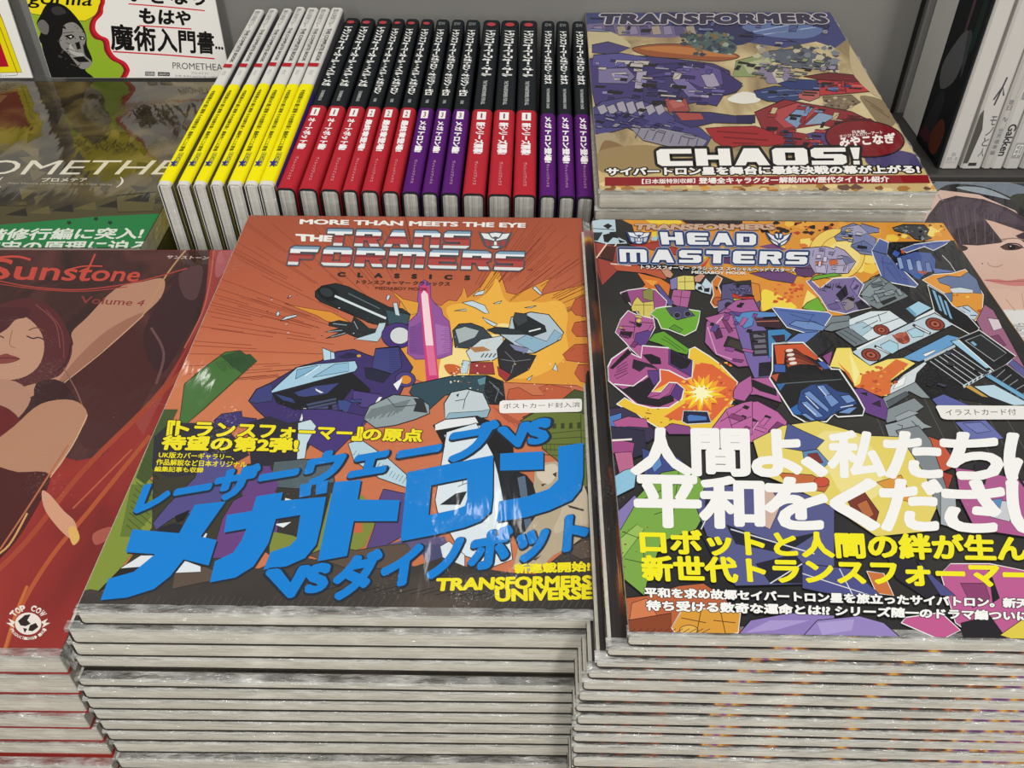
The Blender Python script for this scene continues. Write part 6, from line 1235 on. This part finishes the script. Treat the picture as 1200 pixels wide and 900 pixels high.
# ---------------------------------------------------------------- photo book with a face, right edge
def cover_face():
    p = Pad(M_GI, WG, HG)
    z = zz(1040, 180, 3.75)
    p.poly([(1000, 480), (1500, 480), (1500, 200), (1040, 200)], mottled('soft_skin_print', [(0.3, '#d9b5a6'), (0.7, '#e3c3b5')], (14, 14, 14), 1))
    p.poly(z(60, 100, 1200, 100, 1200, 330, 640, 330, 560, 250, 400, 180, 230, 160, 100, 260), '#26262a'); p.poly(z(180, 200, 260, 138, 420, 145, 560, 200, 760, 300, 1000, 420, 1000, 300, 760, 200, 500, 120, 220, 120), '#75818f', r=True); p.poly(z(300, 150, 420, 150, 540, 200, 480, 190), '#9aa6b2', r=True); p.poly(z(540, 190, 620, 180, 680, 260, 600, 250), '#2d3226', r=True)
    p.poly(z(120, 380, 180, 270, 230, 205, 300, 185, 420, 200, 520, 235, 640, 300, 760, 420, 820, 600, 740, 560, 640, 420, 560, 360, 500, 390, 400, 404, 300, 400, 260, 440), '#43363f', r=False)
    p.poly(z(210, 260, 300, 200, 420, 210, 520, 250, 620, 320, 500, 300, 380, 300, 280, 350), '#51434f', r=True); p.poly(z(270, 392, 300, 330, 400, 310, 500, 392, 400, 404), '#3a2c33', r=False)
    for k in range(12): p.line(z(250 + 22 * k, 215 + 5 * k, 285 + 18 * k, 395), .9, '#382b36' if k % 2 else '#655567')
    p.poly(z(430, 290, 470, 300, 600, 345, 560, 362, 505, 385), '#dcb8a8'); p.poly(z(600, 330, 660, 340, 760, 480, 800, 700, 740, 700, 690, 520, 620, 400), '#3f3139', r=True)
    p.poly(z(295, 408, 320, 400, 352, 412, 345, 425, 310, 428), '#3a2a2a', r=True); p.poly(z(500, 412, 530, 398, 570, 402, 592, 415, 560, 424, 520, 424), '#4a3430', r=True); p.poly(ell(*z(547, 411)[0], 4.4, 2.8, 14), '#1f1718'); p.line(z(495, 412, 530, 396, 575, 398, 598, 416), 1.3, '#2b1f20', r=True); p.line(z(498, 378, 560, 372, 600, 380), 1.4, '#a07f74', r=True); p.poly(ell(*z(541, 407)[0], .9, .7, 8), '#efe8e4')
    p.line(z(440, 478, 450, 492, 480, 498, 506, 488), 1.2, '#c08f80', r=True); p.poly(ell(*z(417, 484)[0], .9, .9, 8), '#7c5a50')
    p.poly(z(425, 556, 480, 552, 530, 558, 600, 550, 680, 556, 620, 578, 560, 582, 500, 574), '#d0837e', r=True); p.line(z(425, 556, 500, 562, 600, 560, 680, 556), .8, '#a05a58', r=True)
    p.poly(z(340, 560, 420, 590, 560, 612, 640, 604, 560, 632, 420, 640, 360, 620), '#b98c7c', r=True)
    p.poly(z(380, 640, 430, 598, 520, 596, 600, 612, 700, 600, 800, 640, 800, 720, 380, 720), '#dfbcab', r=True); p.lines([z(450, 650, 500, 690), z(520, 640, 560, 690), z(590, 615, 600, 680)], 1, '#c19a88')
    p.sheet('white_band')
    p.poly(z(400, 686, 1000, 690, 1200, 1200, 500, 1200), '#e3e4e3'); bl = '#34363a'; p.sheet('band_lettering@white_band')
    for dx, ch in ((0, '宮'), (1, '野')): p.text(ch, z(522 + 22 * dx, 745 + 62 * dx, 660 + 22 * dx, 750 + 62 * dx, 676 + 22 * dx, 800 + 62 * dx, 538 + 22 * dx, 795 + 62 * dx), '#e9e9e8', .0, .03, bl)
    return p
bk = lying_book('photo_book', M_GI, WG, HG, 0.0200, ink('#cfc8c4', 'gloss'), page_b, "photo book showing a woman's face with dark fringe above a white band", 'book', None, cover_face())
# ================================================================ cards standing against the shelf back
def standing_card(name, label, x0, x1, z0, z1, lean_top, pads):
    """thin card: bottom edge on the comic, leaning on the wall; local x across, local y up"""
    yb = 0.6905; h = (z1 - z0); 
    M = Matrix.Translation(((x0 + x1) / 2, yb, z0)) @ Matrix.Rotation(math.radians(90) - lean_top, 4, 'X')
    e = empty(name, M, label, 'sign')
    w = x1 - x0
    V, F = rbox(-w / 2, w / 2, 0, h, -0.0016, 0.0, 0.0002, 1)
    mats = [ink('#ecebe6', 'gloss')]
    P = Pad(M @ Matrix.Translation((0, h / 2, 0)), w, h, kind='gloss'); pads(P)
    aV, aF, aI, aM = P.sheets['art']; b = len(V)
    V = V + [Vector((x, y + h / 2, q)) for x, y, q in aV]; F = F + [[i + b for i in f] for f in aF]
    mesh_obj('card', V, F, mats + list(aM.keys()), [0] * 26 + [i + 1 for i in aI] if len(F) - len(aF) == 26 else [0] * (len(F) - len(aF)) + [i + 1 for i in aI], e)
    for nm, (v, f, i, m) in P.sheets.items():
        if nm != 'art' and f: mesh_obj(nm, [(x, y + h / 2, q) for x, y, q in v], f, list(m.keys()), i, e)
    return e
A = at_y(60, 92, 0.6905); B = at_y(271, 97, 0.6905)
def art_ape(p):
    z = zz(0, 0, 4)
    p.poly(z(60, -200, 500, -200, 480, 60, 640, 420, 200, 420), '#93b32e')
    p.poly(z(60, -200, 560, -200, 475, 10, 450, 70, 400, 98, 330, 95, 260, 80, 150, 65, 100, 20), '#f0e022', .8, '#6a6a20'); 
    p.poly(sm(z(540, -100, 470, 10, 455, 55, 425, 95, 418, 140, 440, 180, 480, 195, 490, 240, 520, 280, 560, 300, 580, 330, 600, 420, 1200, 420, 1200, -100)), '#8e1f2a'); p.poly(sm(z(550, -100, 480, 15, 470, 60, 438, 95, 432, 140, 455, 172, 492, 190, 505, 240, 530, 275, 575, 300, 595, 330, 615, 420, 1200, 420, 1200, -100)), '#cf2433')
    p.poly(sm(z(570, -100, 492, 15, 482, 65, 452, 100, 448, 138, 470, 165, 508, 185, 520, 235, 545, 268, 588, 292, 610, 330, 628, 420, 1200, 420, 1200, -100)), '#eceae6')
    # the ape: high contrast ink print
    p.poly(sm(z(190, 70, 215, 25, 250, 12, 300, 25, 345, 65, 385, 120, 405, 170, 408, 215, 432, 275, 425, 305, 400, 330, 435, 372, 240, 365, 205, 260, 195, 205, 178, 190, 190, 150, 172, 110)), '#1b1a19')
    p.poly(sm(z(300, 118, 345, 105, 385, 140, 402, 180, 392, 222, 400, 260, 430, 290, 415, 318, 380, 322, 350, 290, 318, 250, 290, 225, 278, 190, 292, 160)), '#8c8a86'); p.poly(sm(z(175, 112, 200, 92, 228, 120, 222, 160, 190, 150)), '#6f6d69'); p.poly(sm(z(240, 40, 280, 30, 310, 60, 260, 70)), '#3b3937')
    for q in (z(300, 168, 335, 160, 352, 172, 330, 186), z(370, 168, 395, 172, 398, 186, 376, 186), z(352, 200, 372, 196, 380, 228, 362, 232), z(388, 205, 396, 215, 392, 230), z(340, 270, 390, 262, 420, 290, 370, 292), z(290, 130, 302, 120, 312, 138)): p.poly(q, '#1b1a19')
    p.poly(z(322, 170, 338, 168, 334, 178), '#e4e2dc'); p.poly(z(378, 176, 392, 176, 388, 184), '#e4e2dc'); p.lines([z(310, 200, 345, 215), z(315, 225, 350, 240), z(352, 240, 380, 246), z(330, 300, 370, 312), z(295, 155, 345, 150)], .9, '#4a4845'); p.poly(sm(z(330, 205, 350, 235, 380, 245, 395, 262, 360, 262, 325, 240)), '#b5b3ae')
    specks(p, 30, (60, 28, 102, 80), ['#3a3836', '#55534f', '#242322'], .8, 2.2)
    p.sheet('marker_lettering'); kk = '#191818'; red = '#cf2b39'
    p.text('gorilla', z(135, -42, 440, -30, 425, 45, 130, 36), kk, 0.012)
    p.text('いきなり', z(600, -70, 960, -50, 962, 25, 605, 8), kk, 0.035); p.text('もはや', z(655, 38, 892, 55, 890, 118, 655, 108), kk, 0.045)
    p.text('魔術入門書', z(512, 112, 1000, 152, 1004, 252, 524, 232), kk, 0.03); p.text('...', z(1010, 218, 1045, 222, 1046, 232, 1010, 228), kk, 0.03)
    p.line(z(602, 18, 780, 32, 960, 50), 1.4, red, r=True); p.line(z(652, 120, 780, 128, 898, 136), 1.4, red, r=True); p.line(z(530, 242, 760, 256, 1006, 275), 1.6, red, r=True)
    p.text('PROMETHEA', z(808, 292, 1042, 300, 1046, 332, 810, 322), '#4a4948', 0.0); p.text('プロメテア1', z(895, 336, 976, 340, 976, 350, 895, 347), '#6a6967', 0.0); p.text('定価 本体3,200円+税 小学館', z(820, 350, 1020, 358, 1020, 368, 820, 360), '#7d7c7a', 0.0)
    p.poly(z(680, 335, 726, 336, 726, 356, 680, 355), '#777674'); p.poly(z(740, 337, 796, 339, 796, 357, 740, 356), '#3f3f40'); p.text('TOUEN', z(684, 340, 722, 341, 722, 352, 684, 351), '#e8e8e6'); p.text('GRAFICA', z(744, 342, 792, 344, 792, 353, 744, 352), '#e8e8e6')
standing_card('shop_card', 'green and white hand-lettered card with a gorilla, leaning on the shelf back', A.x, B.x, 0.1085, 0.1085 + 0.105, 0.045, art_ape)
C0 = at_y(41, 98.5, 0.6905)
def art_yellow(p):
    z = zz(0, 0, 8.19)
    p.poly(z(-900, -100, -10, 100, 30, 200, 212, 695, -700, 720), '#8a7a1e'); p.poly(z(-900, -90, -15, 110, 25, 205, 206, 690, -700, 712), '#ecd916'); p.line(z(0, 260, 165, 700), 1.0, '#8f8420')
    p.poly(z(-700, 200, -60, 250, 0, 405, 85, 640, -600, 660), '#b01a2c')
    p.sheet('marker_lettering'); p.text('まんが', z(0, 712, 66, 712, 70, 735, 2, 738), '#6f6e6c', 0.0); p.line(z(70, 728, 160, 722, 172, 700), .7, '#8a8884')
standing_card('shop_card', 'white card with a yellow and red frame, cut off by the left edge', C0.x - 0.10, C0.x, 0.1085, 0.1085 + 0.10, 0.045, art_yellow)
# ================================================================ upright books at the right
def shelf_book(name, label, px0, px1, py, y, hgt, deep, cover_m, side_m, prints, yaw=0.0):
    a, b = at_y(px0, py, y), at_y(px1, py, y); t = b.x - a.x
    e = empty(name, Matrix.Translation(((a.x + b.x) / 2, y, 0.0772)) @ Matrix.Rotation(yaw, 4, 'Z'), label, 'book', 'upright books at the right')
    pr = [(-t / 2, deep), (-t / 2, 0.0015), (-t / 2 + 0.0015, 0), (t / 2 - 0.0015, 0), (t / 2, 0.0015), (t / 2, deep), (t / 2 - 0.0008, deep), (t / 2 - 0.0008, 0.0016), (-t / 2 + 0.0008, 0.0016), (-t / 2 + 0.0008, deep)]
    V = [Vector((x, yy, zq)) for zq in (0, hgt) for x, yy in pr]; n = len(pr)
    F = [[i, (i + 1) % n, n + (i + 1) % n, n + i] for i in range(n)] + [list(range(n - 1, -1, -1)), list(range(n, 2 * n))]
    mesh_obj('cover', V, F, [cover_m, side_m], [1, 0, 0, 0, 1, 0, 0, 0, 0, 0, 0, 0], e)
    V, F = rbox(-t / 2 + 0.0009, t / 2 - 0.0009, 0.0018, deep - 0.002, 0.002, hgt - 0.002, 0.0004, 1)
    mesh_obj('page_block', V, F, [page_t], None, e)
    if prints:
        P = Pad(Matrix.Identity(4), t, hgt * 2, px=False, kind='gloss', z0=0.00003); prints(P, t)
        for nm, (v, f, i, m) in P.sheets.items():
            if f: mesh_obj(nm, [(x, -q, yy) for x, yy, q in v], f, list(m.keys()), i, e)
    return e
def col(p, word, x, z1, z0, size, c, bold=.02):
    n = len(word); st = (z1 - z0) / n
    for i, ch in enumerate(word):
        if ch != ' ': p.text(ch, [(x - size / 2, z1 - st * i), (x + size / 2, z1 - st * i), (x + size / 2, z1 - st * (i + .82)), (x - size / 2, z1 - st * (i + .82))], c, bold)
YB = 0.605; shelf_white = ink('#c6c4c0', 'gloss')
eb = shelf_book('photo_book', 'dark photo book with a murky picture on its side, left of the white spines', 1098.5, 1101.5, 196, YB, 0.235, 0.046, black_cov, black_side, None)
tb = at_y(1101.5, 196, YB).x - at_y(1098.5, 196, YB).x
P = Pad(Matrix.Identity(4), 0.046, 0.47, px=False, kind='gloss', z0=0.00004)
P.sheet('board_picture')
P.poly([(-.021, .004), (.021, .004), (.021, .23), (-.021, .23)], '#1f2022')
P.poly(sm([(-.018, .060), (-.006, .084), (.004, .092), (.010, .078), (.006, .058), (-.010, .046)]), '#5d5e61'); P.poly(sm([(.004, .092), (.009, .075), (.014, .064), (.012, .090)]), '#45464a')
P.poly([(-.004, .20), (.003, .20), (.001, .09), (-.002, .09)], '#56404a'); P.poly([(.010, .20), (.018, .20), (.018, .085), (.012, .078)], '#22342f'); P.poly(sm([(-.004, .012), (.006, .030), (.016, .026), (.014, .008), (.004, .004)]), '#5a3026'); P.poly(sm([(-.018, .010), (-.008, .044), (.002, .040), (-.004, .012)]), '#2b2d31'); P.poly(sm([(-.02, .006), (-.012, .016), (.0, .008)]), '#4a2430')
for nm, (v, f, i_, m) in P.sheets.items():
    if f: mesh_obj(nm, [(-tb / 2 - q, 0.023 - x, y_) for x, y_, q in v], [list(r) for r in f], list(m.keys()), i_, eb)
def pr_w1(p, t):
    p.sheet('spine_lettering'); p.text('著者', [(-t * .1, .0125), (t * .12, .0125), (t * .12, .0095), (-t * .1, .0095)], '#7a7a7a'); p.text('安彦・昭', [(-t * .3, .009), (t * .3, .009), (t * .3, .0062), (-t * .3, .0062)], '#7a7a7a'); p.text('BOOKS', [(-t * .3, .0056), (t * .3, .0056), (t * .3, .0042), (-t * .3, .0042)], '#9a9a9a')
shelf_book('tall_book', 'white spine directly right of the dark photo book', 1102, 1122, 197, YB, 0.238, 0.085, shelf_white, shelf_white, pr_w1)
def pr_w2(p, t):
    p.sheet('spine_lettering'); col(p, 'モノと人', t * .25, .040, .008, t * .28, '#6a6a6c'); p.sheet('spine_picture'); p.poly([(-t * .5, .004), (-t * .25, .004), (-t * .12, .03), (-t * .38, .045), (-t * .5, .04)], '#55544f'); p.line([(-t * .1, .052), (t * .12, .062), (t * .3, .055)], .0012, '#4b484e'); p.line([(t * .02, .048), (t * .16, .068)], .0012, '#4b484e'); p.poly([(-t * .2, .002), (t * .2, .002), (t * .2, .0045), (-t * .2, .0045)], '#3d3d3d')
shelf_book('tall_book', 'film-wrapped white spine with a dark picture corner, second white one', 1123.5, 1147, 204, YB, 0.236, 0.080, shelf_white, shelf_white, pr_w2)
def pr_w3(p, t):
    p.sheet('spine_lettering'); col(p, '聴日 〜 世界標準編', 0, .052, .010, t * .5, '#77777a'); 
shelf_book('tall_book', 'narrow white spine with a vertical grey title, third white one', 1148, 1158, 206, YB, 0.232, 0.078, ink('#bab8b4', 'gloss'), shelf_white, pr_w3)
def pr_w4(p, t):
    p.sheet('spine_lettering'); p.text('Gakken', down(-t * .3, t * .35, .010, .034), '#3c3c40', .03); col(p, '大人の図鑑', 0, .11, .05, t * .4, '#8a8a8c')
shelf_book('tall_book', 'white spine lettered Gakken, fourth white one', 1159, 1172.5, 203, YB, 0.232, 0.075, shelf_white, shelf_white, pr_w4)
def pr_w5(p, t):
    p.sheet('spine_lettering'); p.poly([(-t * .32, .008), (t * .3, .008), (t * .3, .02), (-t * .32, .02)], '#9a9a98'); p.text('印', [(-t * .25, .019), (t * .22, .019), (t * .22, .009), (-t * .25, .009)], '#e8e8e6'); col(p, '仕事の事典図解', 0, .085, .030, t * .4, '#8a8a8c')
shelf_book('tall_book', 'white spine with a grey seal near its foot, fifth white one', 1174, 1191, 204, YB, 0.228, 0.075, ink('#c0bebb', 'gloss'), shelf_white, pr_w5)
shelf_book('tall_book', 'pale grey spine cut off by the right edge', 1192.5, 1216, 204, YB, 0.225, 0.075, ink('#b0aeab', 'gloss'), shelf_white, None)
